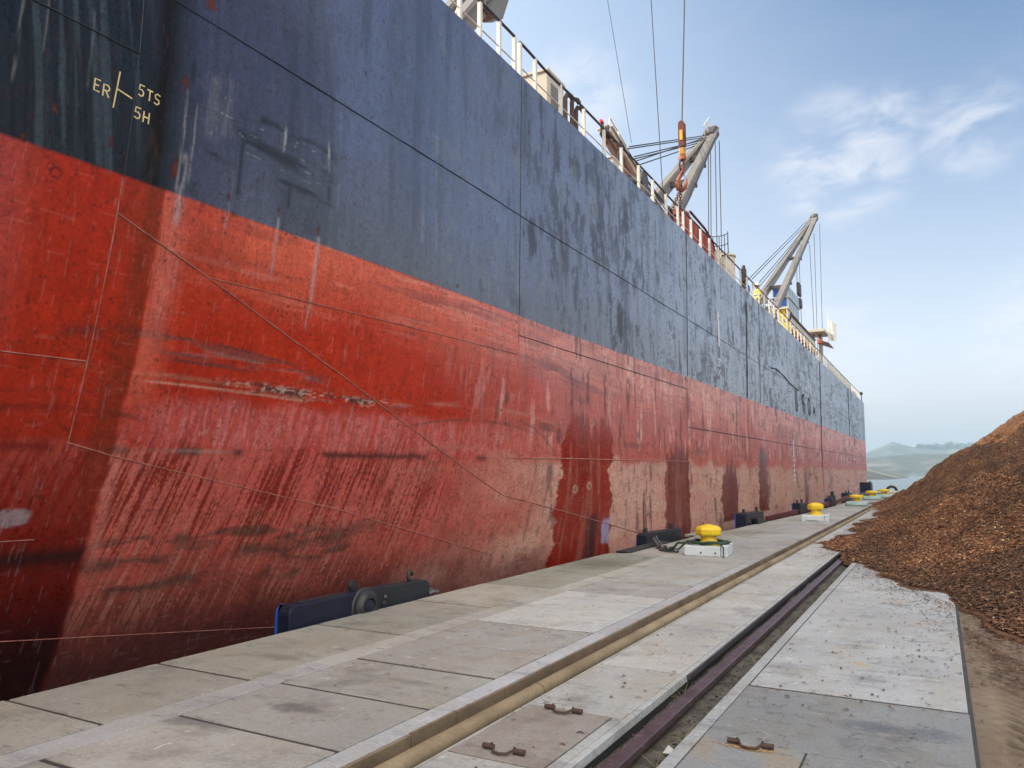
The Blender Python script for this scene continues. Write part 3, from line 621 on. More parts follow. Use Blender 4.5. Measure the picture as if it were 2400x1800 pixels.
# ------------------------------------------------------------------ deck cranes (fixed to the ship)
def crane_jib(house, foot, tip, spread, w0, w1, stays, falls, mat=None):
    """twin box girders closing at the tip; house = mesh builder of the crane base"""
    mat = mat or M['crane']; base = sobj('deck_crane', house, M['crane'], bevel=.02)
    f, t = Vector(foot), Vector(tip)
    inv = Matrix.Translation((15.45, -40, 2.2)).inverted()
    def sub(name, mb, mat, **k): return obj(name, mb, mat, base, **k)
    for s in (-1, 1):
        a = f + Vector((s * spread, 0, 0)); bq = t + Vector((s * .16, 0, 0)); mid = a.lerp(bq, .42)
        mb = MB(); mb.bar(a, mid, w0 * .55, w0 * .85, w2=w0 * .6, h2=w0); mb.bar(mid, bq, w0 * .6, w0, w2=w1 * .6, h2=w1)
        mb.bar(a.lerp(bq, .02) + Vector((0, 0, w0 * .52)), bq + Vector((0, 0, w1 * .52)), w0 * .75, .05)
        sub('jib_girder', mb, mat)
    for k in (.25, .5, .72):
        c = f.lerp(t, k); h = spread * (1 - k) + .16 * k
        sub('cross_beam', MB().bar(c - Vector((h, 0, 0)), c + Vector((h, 0, 0)), w0 * .3, w0 * .45), M['cranedark'])
    d = (t - f).normalized(); up = Vector((1, 0, 0)).cross(d)
    if up.z < 0: up = -up
    q_ = w1 / .45; ex = Vector((.30 * q_, 0, 0)); mb = MB(); mb.bar(t - d * 1.3 * q_ - ex, t + d * .2 * q_ - ex, .1 * q_, w1 * 1.35); mb.bar(t - d * 1.3 * q_ + ex, t + d * .2 * q_ + ex, .1 * q_, w1 * 1.35)
    for k in range(4): mb.tube([t - d * (.1 + .34 * k) * q_ + up * .25 * q_ - ex * .97, t - d * (.1 + .34 * k) * q_ + up * .25 * q_ + ex * .97], .19 * q_, 12)
    sub('sheave_head', mb, M['cranedark'], smooth=True)
    mb = MB()
    for k in range(2):
        q = t - d * (.3 + .9 * k) + up * w1
        mb.tube([q, q + up * .55, q + up * .55 - d * .8, q - d * .8], .025, 5)
    sub('tip_guard', mb, M['white'])
    c = t + d * w1 * 1.2 + up * .1
    sub('tip_bracket', MB().bar(t, c, w1 * .28, w1 * .28), M['white'])
    sub('tip_lamp', MB().tube([c, c + d * w1 * .85], w1 * .3, 10), M['lampred'], smooth=True)
    for k in (.30, .52, .70):
        q = f.lerp(t, k) + Vector((spread * (1 - k) + .2, 0, 0)); sub('jib_fitting', MB().box(q.x - .12, q.x + .10, q.y - .25 * w0, q.y + .25 * w0, q.z - .7 * w0, q.z - .35 * w0), M['cranedark'], bevel=.02)
    hs = [f.lerp(t, k) + Vector((spread * (1 - k) + .16 + w0 * .32, 0, -.06 * math.sin(k * 40))) for k in [i / 24 for i in range(3, 23)]]
    sub('jib_hose', MB().tube(hs, .022, 5), M['rope'])
    mb = MB()
    for a, bq in stays: mb.tube([a, bq], .028, 5)
    sub('luffing_cable', mb, M['rope'])
    for a, bq in falls:
        sub('hoist_cable', MB().tube([a, bq], .026, 5), M['rope'])
    c = t - d * 8 * w1 - up * (w0 * .62)
    sub('hook_stop', MB().tube([c - Vector((.12, 0, 0)), c + Vector((.12, 0, 0))], .55 * w1, 14), M['cranedark'], smooth=True)
    return base, d, up

def house(x0, x1, y0, y1, zt, mast=None):
    mb = MB().box(x0, x1, y0, y1, 9.0, zt)
    mb.lathe([(.9, 8.9), (.9, 9.6)], 20, ((x0 + x1) / 2, (y0 + y1) / 2, 0))
    if mast: mb.bar((mast[0], mast[1], zt - .1), mast, .3, .3, up=(0, 1, 0), w2=.18, h2=.18)
    return mb
# nearest crane, only the bottom of its jib shows above the gunwale
crane_jib(house(-11.2, -9.6, 11.0, 13.4, 11.2), (-9.4, 12.55, 10.2), (-9.1, 28.0, 29.2), .42, .55, .4,
          [((-9.5, 11.5, 13.0), (-9.3, 26, 29))], [])
sobj('hook_block', MB().prism([(14.5, 12.55), (14.95, 12.5), (15.35, 12.72), (15.7, 13.5), (15.5, 14.2), (14.9, 14.2), (14.55, 13.3)], lambda u, v, t: (t, u, v), -9.05, -8.72), M['crane'], bevel=.02)
# low jib pointing aft
crane_jib(house(-11.4, -9.9, 30.0, 33.0, 11.0), (-9.5, 33.2, 11.15), (-9.5, 23.9, 13.52), .13, .34, .20,
          [((-9.5 + s, 33.0, 11.9 + .3 * k), (-9.5 + s, 24.4 + 1.4 * k, 13.62 - .32 * k)) for s in (-.2, .2) for k in range(3)],
          [((-9.3, 24.6, 13.4), (-9.3, 24.6, 11.0))], M['cream'])
# middle crane
st = []
for k, (a, bq) in enumerate((((28.6, 14.9), (41.9, 20.72)), ((28.5, 14.8), (41.6, 20.5)), ((29.2, 14.7), (41.0, 20.1)), ((29.0, 14.5), (40.4, 19.7)), ((28.3, 14.05), (41.2, 20.3)), ((28.5, 13.9), (39.8, 19.3)))):
    st.append(((-10.5 + (-.18 if k % 2 else .18), a[0], a[1]), (-10.5 + (-.15 if k % 2 else .15), bq[0], bq[1])))
crane_jib(house(-11.8, -10.0, 26.6, 29.6, 12.6, (-10.5, 28.5, 14.9)), (-10.5, 29.0, 10.4), (-10.5, 43.4, 21.5), 1.05, .62, .40,
          st, [((-10.4, 44.5, 21.4), (-10.4, 44.1, 12.0)), ((-10.62, 44.4, 21.4), (-10.62, 43.9, 12.0)), ((-10.4, 42.3, 19.9), (-10.4, 41.6, 12.0)), ((-10.5, 42.2, 19.9), (-10.5, 41.45, 12.0))])
# far crane
st = []
for k, (a, bq) in enumerate((((49.6, 14.0), (79.8, 26.9)), ((49.7, 13.9), (79.3, 26.6)), ((51.5, 14.1), (76.5, 25.2)), ((54.0, 14.5), (73.0, 23.0)), ((54.8, 14.6), (71.5, 22.2)), ((55.5, 14.5), (69.0, 20.8)))):
    st.append(((-10 + (-.2 if k % 2 else .2), a[0], a[1]), (-10 + (-.2 if k % 2 else .2), bq[0], bq[1])))
crane_jib(house(-11.2, -9.3, 56.5, 60.5, 13.6, (-10.0, 55.0, 14.6)), (-10, 51.5, 11.4), (-10, 84.4, 28.5), .80, .56, .42,
          st, [((-9.9, 87.5, 28.7), (-9.9, 84.9, 12.5)), ((-10, 83.2, 26.4), (-10, 81.8, 12.5)), ((-10.1, 80.2, 24.4), (-10.1, 80.9, 12.5)), ((-10, 70.2, 20.5), (-10, 70.0, 14.2)), ((-9.9, 71.2, 20.5), (-9.9, 70.9, 14.2))])
cab = sobj('crane_cab', MB().box(-10.6, -9.35, 60.8, 66.0, 14.1, 16.05).box(-10.7, -9.25, 60.7, 66.1, 15.02, 15.12), worn('cab_paint', (.62, .66, .68), (.5, .55, .58), 1, .4), bevel=.03)
for ya, yb in ((61.1, 62.5), (62.8, 64.2), (64.5, 65.8)):
    obj('window', MB().box(-9.36, -9.33, ya, yb, 15.2, 15.95), M['glass'], cab); obj('window', MB().box(-9.36, -9.33, ya, yb, 14.25, 14.95), M['glass'], cab)
for ya, yb in ((60.81, 60.77),):
    obj('window', MB().box(-10.45, -9.5, 60.765, 60.81, 14.4, 15.9), M['blue'], cab)
sobj('hook_block', MB().box(-10.05, -9.8, 69.85, 71.1, 17.2, 18.3).box(-10.1, -9.75, 70.0, 71.0, 16.1, 16.9), M['blacksteel'], bevel=.05)

# fittings on the deck
vb = sobj('vent_box', MB().box(-8.95, -7.9, 16.1, 17.05, 9.05, 11.52).box(-9.0, -7.86, 16.06, 17.09, 11.52, 11.6), M['cream'], bevel=.015)
obj('vent_louvre', MB().box(-7.905, -7.88, 16.3, 16.9, 10.0, 11.3), M['crane'], vb)
mb = MB()
for yy_, zt in ((16.55, 10.95), (16.95, 11.02), (17.2, 10.9)):
    mb.tube([(-7.62, yy_, 9.05), (-7.62, yy_, zt), (-7.60, yy_ + .05, zt + .10), (-7.55, yy_ + .17, zt + .12), (-7.52, yy_ + .24, zt + .04)], .06, 8)
sobj('vent_pipe', mb, M['rust'], smooth=True)
sobj('deck_locker', MB().box(-8.7, -7.95, 20.6, 21.35, 9.05, 10.98).box(-8.74, -7.92, 20.56, 21.39, 10.98, 11.03), M['cream'], bevel=.015)
sobj('deck_winch', MB().lathe([(.30, 0), (.30, .06), (.16, .1), (.16, .5), (.30, .54), (.30, .6)], 16, m=Matrix.Rotation(R(90), 4, 'Y'), c=(-8.1, 22.2, 10.75)).box(-8.2, -7.4, 21.9, 22.5, 9.05, 10.5), M['cranedark'], bevel=.01)
sobj('fairlead', MB().tube([(-7.3, 24.3, 9.05), (-7.3, 24.3, 10.0), (-7.3, 24.15, 10.3), (-7.3, 23.85, 10.35), (-7.3, 23.75, 10.1)], .06, 8), M['blacksteel'], smooth=True)
tk = sobj('vent_trunk', MB().lathe([(.36, 9.05), (.36, 11.45), (.42, 11.46), (.42, 11.52), (.30, 11.62)], 24, (-7.95, 34.7, 0)), M['cream'], smooth=True)
obj('valve', MB().box(-7.6, -7.4, 36.0, 36.25, 9.0, 11.2).tube([(-7.5, 35.8, 10.6), (-7.5, 36.7, 10.6)], .06, 8).tube([(-7.5, 36.1, 10.3), (-7.5, 36.1, 11.35)], .08, 8), M['blacksteel'], tk)
mb = MB()
for a in range(7): t = a * math.pi / 6; mb.tube([(-7.95 + .5 * math.cos(t), 32.9 + .5 * math.sin(t), 11.2), (-7.95 + .5 * math.cos(t), 32.9 + .5 * math.sin(t), 12.1)], .018, 5)
for zz_ in (11.2, 11.65, 12.1): mb.tube([(-7.95 + .5 * math.cos(t), 32.9 + .5 * math.sin(t), zz_) for t in [i * math.pi / 8 for i in range(9)]], .018, 5)
sobj('ladder_cage', mb, M['cranedark']); sobj('ladder', MB().box(-8.1, -7.8, 33.05, 33.12, 9.05, 11.3).box(-8.1, -7.8, 32.7, 32.77, 9.05, 11.3), M['cream'])
bmst = sobj('deck_beam', MB().box(-8.5, -8.0, 52.4, 64.0, 11.30, 12.02), M['cream'], bevel=.02)
obj('beam_flange', MB().box(-8.6, -7.9, 52.35, 64.05, 12.02, 12.10), M['cranedark'], bmst)
mb = MB()
for k in range(6): mb.box(-8.4, -8.1, 52.8 + 2.1 * k, 53.1 + 2.1 * k, 9.0, 11.3)
mb.box(-8.3, -8.2, 52.4, 64, 9.0, 11.28)
obj('beam_leg', mb, M['darkred'], bmst)
mb = MB()
for k in range(46):
    yk = 51.8 + k * .262; zk = 10.98 + random.uniform(-.12, .16); r_ = random.uniform(.10, .2)
    obj('hose_coupling', MB().lathe([(r_ * .5, -.05), (r_, -.02), (r_, .05), (r_ * .4, .08)], 10, (-7.95 + random.uniform(-.05, .1), yk, zk), Matrix.Rotation(random.uniform(0, 3), 4, 'X')), M['amber'], bmst)
mb = MB()
for k in range(30):
    yk = 52 + k * .40; a = random.uniform(.08, .16)
    obj('hose_loop', MB().tube([(-7.8, yk + a * math.cos(t), 11.02 + random.uniform(0, .02) + a * math.sin(t)) for t in [i * .7 for i in range(10)]], .03, 5), M['white'], bmst)
cn = sobj('control_stand', MB().box(-8.3, -7.8, 49.4, 50.6, 9.0, 11.8).box(-7.82, -7.7, 49.5, 50.5, 9.2, 11.5), worn('stand_yellow', (.80, .62, .02), (.7, .5, .05), 1.2, .5), bevel=.03)
obj('control_panel', MB().box(-7.72, -7.66, 49.2, 50.3, 11.1, 11.75), M['white'], cn); obj('control_lever', MB().tube([(-7.6, 49.8, 11.2), (-7.55, 49.9, 11.65)], .06, 6), M['blacksteel'], cn)
obj('stand_roof', MB().box(-8.45, -7.6, 49.2, 50.8, 11.8, 11.87), M['cream'], cn)
mb = MB()
for k in range(7): mb.bar((-7.5, 43.5 + k * .75, 9.0), (-7.5, 43.5 + k * .75, 10.9 + .25 * (k % 2)), .16, .12)
mb.bar((-7.5, 43.4, 10.6), (-7.5, 48.2, 10.6), .07, .07); mb.bar((-7.5, 43.4, 10.0), (-7.5, 48.2, 10.9), .07, .07)
sobj('ladder_frame', mb, M['white'])
sobj('tarpaulin', MB().lathe([(.28, -.05), (.26, .15), (.16, .28), (.05, .34)], 12, (-7.6, 36.6, 10.3)).box(-7.8, -7.4, 36.4, 36.8, 9.0, 10.4), M['blue'], smooth=True)
ms = sobj('signal_mast', MB().box(-9.2, -7.75, 68.5, 71.5, 13.50, 13.75), M['cream'], bevel=.03)
obj('mast_leg', MB().bar((-8.9, 70, 9), (-8.9, 70, 13.5), .3, .3, up=(0, 1, 0)).bar((-8.3, 70, 9), (-8.3, 70, 13.5), .25, .25, up=(0, 1, 0)), M['crane'], ms)
obj('mast_awning', MB().add([(-8.4, 68.5, 12.9), (-7.45, 68.5, 12.5), (-7.45, 72, 12.5), (-8.4, 72, 12.9), (-8.4, 68.5, 12.86), (-7.45, 68.5, 12.46), (-7.45, 72, 12.46), (-8.4, 72, 12.86)], [(0, 1, 2, 3), (7, 6, 5, 4), (0, 4, 5, 1), (1, 5, 6, 2), (2, 6, 7, 3), (3, 7, 4, 0)]), M['crane'], ms)
obj('mast_lamp', MB().lathe([(.1, 0), (.22, .1), (.22, .35), (.08, .45)], 12, (-8.15, 68.4, 12.4)), M['orange'], ms)
fp = []
for i in range(7):
    for j in range(5): fp.append((-7.6 + .10 * i, 70 + .10 * math.sin(i * 1.1 + j * .5), 13.0 + .42 * j - .05 * i))
fmb = MB().add(fp, [(i * 5 + j, (i + 1) * 5 + j, (i + 1) * 5 + j + 1, i * 5 + j + 1) for i in range(6) for j in range(4)]); fmb.tube([(-7.62, 70, 9), (-7.62, 70, 15.2)], .03, 6)
obj('flag', fmb, M['white'], ms)
mb = MB()
for k in range(9): mb.bar((-7.4 + .1 * (k % 3), 58.5 + k * .7, 9), (-7.4 + .1 * (k % 3), 58.5 + k * .7, 10.6 + .4 * random.random()), .12, .12)
sobj('pipe_stand', mb, M['white'])
sobj('weather_board', MB().box(-6.86, -6.82, 61.5, 77, 8.95, 9.98), M['white'])
sobj('access_door', MB().box(-6.83, -6.78, 77.1, 77.9, 8.9, 9.85), M['blacksteel'])
sobj('hatch_panel', MB().box(-7.1, -7.0, 80.5, 84.2, 8.9, 9.7), M['orange'])
sobj('searchlight', MB().tube([(-6.9, 91, 8.8), (-6.9, 91, 10.05)], .05, 6).lathe([(.1, -.2), (.18, 0), (.18, .2), (.1, .25)], 12, (-6.9, 91, 10.2), Matrix.Rotation(R(90), 4, 'X')), M['blacksteel'])

# ------------------------------------------------------------------ hook, slings and the red grab above the deck
hk = tag(empty('crane_hook', (-7.6, 26.6, 12.0)), 'orange crane hook and yellow block hanging on a wire over the ship rail', 'crane hook')
def hobj(name, mb, mat, root, **k):
    o = obj(name, mb, mat, root, **k); o.matrix_parent_inverse = Matrix.Translation(Vector(root.location)).inverted(); return o
HXx, HY = -7.6, 26.75
hobj('hoist_wire', MB().tube([(HXx, HY, 14.4), (HXx, 28.9, 28.5)], .028, 6), M['rope'], hk)
def pl(poly, x0, x1): return MB().prism([(u - HY, v) for u, v in poly], lambda u, v, t: (HXx + u, HY + t, v), x0, x1)
capsule = lambda cy_, c0, c1, r_: [(cy_ + r_ * math.cos(t), c1 + r_ * math.sin(t)) for t in [i * math.pi / 8 for i in range(9)]] + [(cy_ + r_ * math.cos(t), c0 + r_ * math.sin(t)) for t in [math.pi + i * math.pi / 8 for i in range(9)]]
blk = hobj('hook_block', pl(capsule(HY, 13.68, 14.46, .115), -.13, -.08), M['chain'], hk, bevel=.01)
o = hobj('block_cheek', pl(capsule(HY, 13.68, 14.46, .115), .08, .13), M['chain'], hk, bevel=.01)
o = hobj('block_body', MB().box(HXx - .07, HXx + .07, HY - .08, HY + .08, 13.42, 14.15), M['chain'], hk, bevel=.01)
o = hobj('block_panel', MB().box(HXx - .055, HXx + .055, HY - .15, HY - .13, 13.82, 14.2), M['amber'], hk)
o = hobj('weight', MB().box(HXx - .10, HXx + .10, HY - .12, HY + .12, 13.26, 13.55), M['hookyellow'], hk, bevel=.04)
o = hobj('swivel', MB().lathe([(.07, 0), (.13, .05), (.13, .16), (.07, .22)], 14, (HXx, HY - .03, 13.05)).tube([(HXx - .14, HY - .03, 13.17), (HXx + .14, HY - .03, 13.17)], .05, 8), M['orange'], hk, smooth=True)
def link(mb, c, d, a, r, wdt, roll=0):
    d = Vector(d).normalized(); s = d.orthogonal().normalized(); s = Matrix.Rotation(roll, 3, d) @ s; c = Vector(c)
    mb.tube([c + d * (a * math.cos(t)) + s * (wdt * math.sin(t)) for t in [i * math.pi / 6 for i in range(12)]], r, 6, closed=True)
mb = MB(); link(mb, (HXx, 26.62, 12.86), (0, -.1, 1), .22, .035, .12, .3); link(mb, (HXx, 26.55, 12.60), (0, -.1, 1), .13, .03, .08, 1.8)
hobj('shackle', mb, M['chain'], hk, smooth=True)
hookpath = [(26.5, 12.62), (26.42, 12.50), (26.30, 12.32), (26.24, 12.12), (26.30, 11.95), (26.44, 11.88), (26.58, 11.95), (26.64, 12.10), (26.62, 12.22)]
hobj('hook', MB().tube([(HXx + (u - 26.44) * .85, 26.55, v) for u, v in hookpath], [.045, .055, .075, .09, .095, .085, .07, .055, .035], 10), M['orange'], hk, smooth=True)
hobj('hook_latch', MB().tube([(HXx + .2, 26.55, 12.22), (HXx + .06, 26.55, 12.5)], .02, 6), M['galv'], hk)
ch = tag(empty('lifting_chain', (-7.6, 26.4, 11.9)), 'two legged brown chain sling hanging from the orange hook to the red grab', 'chain sling')
def chain(root, name, a, bq, pitch, r, wdt, mat, sag=0):
    a, bq = Vector(a), Vector(bq); n = max(2, int((bq - a).length / pitch)); mb = MB()
    for i in range(n):
        t = (i + .5) / n; c = a.lerp(bq, t) - Vector((0, 0, sag * 4 * t * (1 - t))); dd = (bq - a) / n + Vector((0, 0, -sag * 4 * (1 - 2 * t) / n))
        link(mb, c, dd, pitch * .66, r, wdt, (i % 2) * math.pi / 2 + .4)
    return hobj(name, mb, mat, root, smooth=True)
chain(ch, 'chain_leg', (HXx, 26.40, 11.9), (-7.9, 25.95, 10.75), .105, .017, .045, M['chain'])
chain(ch, 'chain_leg', (HXx, 26.46, 11.9), (-7.9, 27.1, 11.1), .105, .017, .045, M['chain'])
link_mb = MB(); link(link_mb, (HXx, 26.42, 11.93), (0, .3, 1), .14, .035, .08, .5); hobj('master_link', link_mb, M['chain'], ch, smooth=True)
gb = tag(empty('cargo_grab', (-8.2, 29, 9.1)), 'rusty red steel grab with ribs standing behind the white ship rail', 'cargo grab')
def hull_poly(poly, x0, x1): return MB().prism(poly, lambda u, v, t: (t, u, v), x0, x1)
hobj('grab_body', hull_poly([(26.4, 9.1), (33.0, 9.1), (33.0, 10.9), (32.4, 11.55), (31.3, 11.62), (28.9, 11.72), (28.4, 11.55), (27.0, 11.1), (26.4, 10.6)], -9.3, -8.0), M['redsteel'], gb, bevel=.02)
hobj('corner_lug', MB().box(-8.25, -7.85, 25.75, 26.35, 9.1, 10.78).box(-8.2, -7.9, 25.85, 26.25, 10.78, 10.9), M['redsteel'], gb, bevel=.02)
hobj('crown', hull_poly([(27.9, 11.5), (28.3, 11.85), (29.2, 11.95), (29.7, 11.65)], -9.0, -8.1), M['redsteel'], gb, bevel=.03)
for yk in (27.2, 28.2, 29.3, 30.2, 31.1, 32.0, 32.9):
    hobj('rib', MB().box(-8.0, -7.86, yk - .07, yk + .07, 9.1, min(11.5, 10.6 + (yk - 26.4) * .5) if yk < 31.5 else 10.9), M['redsteel'], gb, bevel=.01)
for yk in (29.75, 31.5): hobj('opening', MB().box(-8.0, -7.985, yk - .2, yk + .2, 10.2, 11.35), M['darkred'], gb)
hobj('side_panel', MB().box(-8.0, -7.97, 28.35, 29.15, 9.6, 11.0), worn('orange_panel', (.52, .17, .04), None, 2, .6), gb)
hobj('top_rail', MB().tube([(-8.0, 29.0, 11.9), (-8.0, 31.2, 11.82), (-8.0, 32.4, 11.6), (-8.0, 33, 11.0)], .05, 6), M['darkred'], gb)
for (a, bq, r_, lb) in (((19.47, 15.22), (21.26, 11.62), .008, 'thin grey guide line slanting down to the low crane jib, leftmost in the sky'),
                        ((23.46, 17.5), (24.30, 10.70), .016, 'thick dark guide rope between the thin line and the hook wire')):
    a, bq = Vector((HXx, *a)), Vector((HXx, *bq)); up_ = a + (a - bq) * 2.2
    tag(obj('guide_rope', MB().tube([up_, bq], r_, 6), M['rope']), lb, 'rope')

# ------------------------------------------------------------------ deck hand
def skin_body(name, verts, edges, radii, mat, parent):
    me = bpy.data.meshes.new(name); me.from_pydata(verts, edges, []); me.materials.append(mat)
    o = bpy.data.objects.new(name, me); COL.objects.link(o)
    s = o.modifiers.new('skin', 'SKIN'); s.use_smooth_shade = True
    for sv, r_ in zip(me.skin_vertices[0].data, radii): sv.radius = (r_, r_) if not isinstance(r_, tuple) else r_
    me.skin_vertices[0].data[0].use_root = True
    ss = o.modifiers.new('sub', 'SUBSURF'); ss.levels = ss.render_levels = 2
    o.parent = parent; return o
pz = float(deck_z(37.5)) - .01
pr = tag(empty('person', (-7.2, 37.6, pz), R(-60)), 'deck hand in a yellow high visibility jacket and white helmet behind the ship rail', 'person')
bv = [(0, 0, .95), (0, .01, 1.15), (0, .02, 1.38), (0, .02, 1.47), (0, .0, 1.60), (0, .01, 1.70), (.19, .02, 1.40), (.25, .04, 1.12), (.22, -.12, .93), (-.19, .02, 1.40), (-.25, .02, 1.12), (-.22, -.14, .95), (.10, 0, .90), (.11, -.03, .50), (.11, .02, .07), (.12, -.13, .03), (-.10, 0, .90), (-.11, .0, .50), (-.12, .05, .07), (-.13, -.10, .03)]
be = [(0, 1), (1, 2), (2, 3), (3, 4), (4, 5), (2, 6), (6, 7), (7, 8), (2, 9), (9, 10), (10, 11), (0, 12), (12, 13), (13, 14), (14, 15), (0, 16), (16, 17), (17, 18), (18, 19)]
rad = [(.16, .12), (.15, .11), (.18, .12), .06, .095, .085, .07, .052, .04, .07, .052, .04, .10, .075, .05, .04, .10, .075, .05, .04]
skin_body('body', bv, be, rad, M['trouser'], pr)
obj('head', MB().lathe([(.02, 1.49), (.07, 1.52), (.09, 1.60), (.095, 1.67), (.07, 1.75), (.02, 1.77)], 14).box(-.02, .02, -.125, -.08, 1.59, 1.64), M['skin'], pr, smooth=True)
obj('helmet', MB().lathe([(.13, 1.665), (.125, 1.69), (.118, 1.72), (.10, 1.78), (.06, 1.82), (.01, 1.83)], 18).lathe([(.135, 1.66), (.16, 1.665), (.135, 1.675)], 18, (0, -.02, 0)), M['helmet'], pr, smooth=True)
jb = skin_body('jacket', [(0, .0, .84), (0, .0, 1.0), (0, .01, 1.18), (0, .02, 1.38), (0, .02, 1.47), (.20, .02, 1.40), (.262, .04, 1.12), (-.20, .02, 1.40), (-.262, .02, 1.12)], [(0, 1), (1, 2), (2, 3), (3, 4), (3, 5), (5, 6), (3, 7), (7, 8)], [(.20, .15), (.20, .15), (.19, .14), (.20, .14), .08, .085, .07, .085, .07], M['hivis'], pr)
for zt in (.98, 1.16): obj('reflective_band', MB().lathe([(.215, zt), (.22, zt + .01), (.22, zt + .05), (.215, zt + .06)], 20, m=Matrix.Diagonal((1, .78, 1, 1))), M['silver'], pr, smooth=True)

# ------------------------------------------------------------------ concrete
def concrete(name, c1, c2, warm, tint=True, spots=.5):
    m, T, b = new_mat(name); t_ = T.nodes.new('ShaderNodeTexCoord'); v = t_.outputs['Object']
    big = noise(T, v, .55, 5, .6); mid = noise(T, v, 2.3, 6, .62, (1, .55, 1), (5, 2, 0)); fine = noise(T, v, 34, 4, .7); speck = noise(T, v, 75, 2, .5)
    drag = noise(T, v, 2.6, 6, .68, (.7, 1.5, 1), (2, 9, 0))
    c = mixc(T, mrange(T, big, .35, .65), c1, c2)
    c = mixc(T, mrange(T, mid, .45, .72, 0, .8), c, warm)
    c = mixc(T, mrange(T, drag, .54, .74, 0, .8), c, tuple(x * .55 for x in c1))
    c = mixc(T, mrange(T, noise(T, v, 5, 7, .75, (.8, 1.3, 1), (3, 3, 0)), .59, .66, 0, .6), c, tuple(x * .35 for x in c1))
    c = mixc(T, mrange(T, noise(T, v, 5.5, 5, .7, (1, 1, 1), (9, 1, 0)), .60, .70, 0, .55), c, tuple(min(.8, x * 1.5) for x in c2))
    c = mixc(T, mrange(T, noise(T, v, 1.1, 5, .65, (1, 1, 1), (1, 7, 0)), .57, .70, 0, spots * 1.2), c, tuple(x * .42 for x in c1))
    c = mixc(T, mrange(T, speck, .66, .72, 0, .45), c, tuple(x * .35 for x in c1))
    c = mixc(T, 1.0, c, mixc(T, mrange(T, fine, .3, .7), (.84, .84, .84), (1.14, 1.14, 1.14)), 'MULTIPLY')
    if tint:
        # hair cracks: thin contour lines of a slow noise, only where another noise allows
        cn = noise(T, v, 1.6, 4, .6, (1, .7, 1), (4, 4, 0)); ab = math_('ABSOLUTE', math_('SUBTRACT', cn, None, v1=.5, tree=T), tree=T)
        ck = math_('MULTIPLY', mrange(T, ab, .0012, .0045, 1, 0), mrange(T, noise(T, v, .6, 3, .5, (1, 1, 1), (7, 7, 0)), .52, .60), tree=T)
        c = mixc(T, math_('MULTIPLY', ck, None, v1=.75, tree=T), c, (.05, .045, .04))
        # old spills
        for (sx, sy, rx, ry, col, am) in ((-4.13, 4.34, .30, .13, (.06, .06, .062), .6), (-4.55, 3.75, .34, .10, (.07, .07, .075), .6), (-3.95, 5.3, .5, .08, (.14, .12, .10), .5), (-.72, 7.72, .10, .07, (.42, .27, .10), .7), (-.95, 8.3, .07, .05, (.40, .28, .12), .55), (-5.5, 5.4, .30, .12, (.10, .10, .09), .5), (-5.6, 13.6, .7, 1.1, (.13, .12, .085), .6), (-5.3, 19.5, .6, 1.6, (.14, .10, .06), .5), (-.4, 5.9, .5, .12, (.10, .11, .13), .5), (-4.9, 22.6, .9, 1.3, (.16, .15, .10), .5), (-2.35, 8.5, .25, .9, (.20, .19, .18), .4)):
            m_ = T.nodes.new('ShaderNodeMapping'); m_.vector_type = 'TEXTURE'; m_.inputs['Location'].default_value = (sx, sy, 0); m_.inputs['Scale'].default_value = (rx, ry, 1); T.links.new(v, m_.inputs[0])
            le = T.nodes.new('ShaderNodeVectorMath'); le.operation = 'LENGTH'; T.links.new(m_.outputs[0], le.inputs[0])
            dd = math_('ADD', le.outputs['Value'], math_('ADD', mrange(T, mid, .2, .8, -.8, .8), mrange(T, noise(T, v, 11, 5, .7, (1, 1, 1), (2, 2, 0)), .3, .7, -.35, .35), tree=T), tree=T)
            c = mixc(T, mrange(T, dd, .35, 1.15, am, 0), c, col)
        a = T.nodes.new('ShaderNodeAttribute'); a.attribute_name = 'tint'
        c = mixc(T, 1.0, c, a.outputs['Color'], 'MULTIPLY')
    T.links.new(c, b.inputs['Base Color']); T.links.new(mrange(T, mid, .3, .7, .72, .95), b.inputs['Roughness'])
    bump(T, b, math_('ADD', fine, math_('MULTIPLY', mid, None, v1=1.5, tree=T), tree=T), .55, .006)
    return m
M['conc'] = concrete('quay_concrete', (.285, .28, .268), (.365, .36, .345), (.295, .262, .21))
M['concdark'] = concrete('joint_dirt', (.030, .029, .029), (.05, .046, .044), (.06, .05, .04), False, .3)
M['pipe'] = concrete('pipe_coat', (.30, .225, .13), (.22, .16, .09), (.12, .085, .05), False, .75)
M['trench'] = concrete('trench_wall', (.26, .185, .11), (.17, .115, .07), (.09, .06, .04), False, .7)

EDGE = [(-40, -6.24), (15.3, -6.24), (15.75, -5.82), (20.9, -5.82), (21.05, -6.22), (22.9, -6.2), (23.0, -5.55), (27, -5.38), (34, -4.98), (42, -4.72), (52, -4.72), (62, -5.3), (70, -5.9)]
def edge_x(y): return float(np.interp(y, [p[0] for p in EDGE], [p[1] for p in EDGE]))
QEND = 72.0
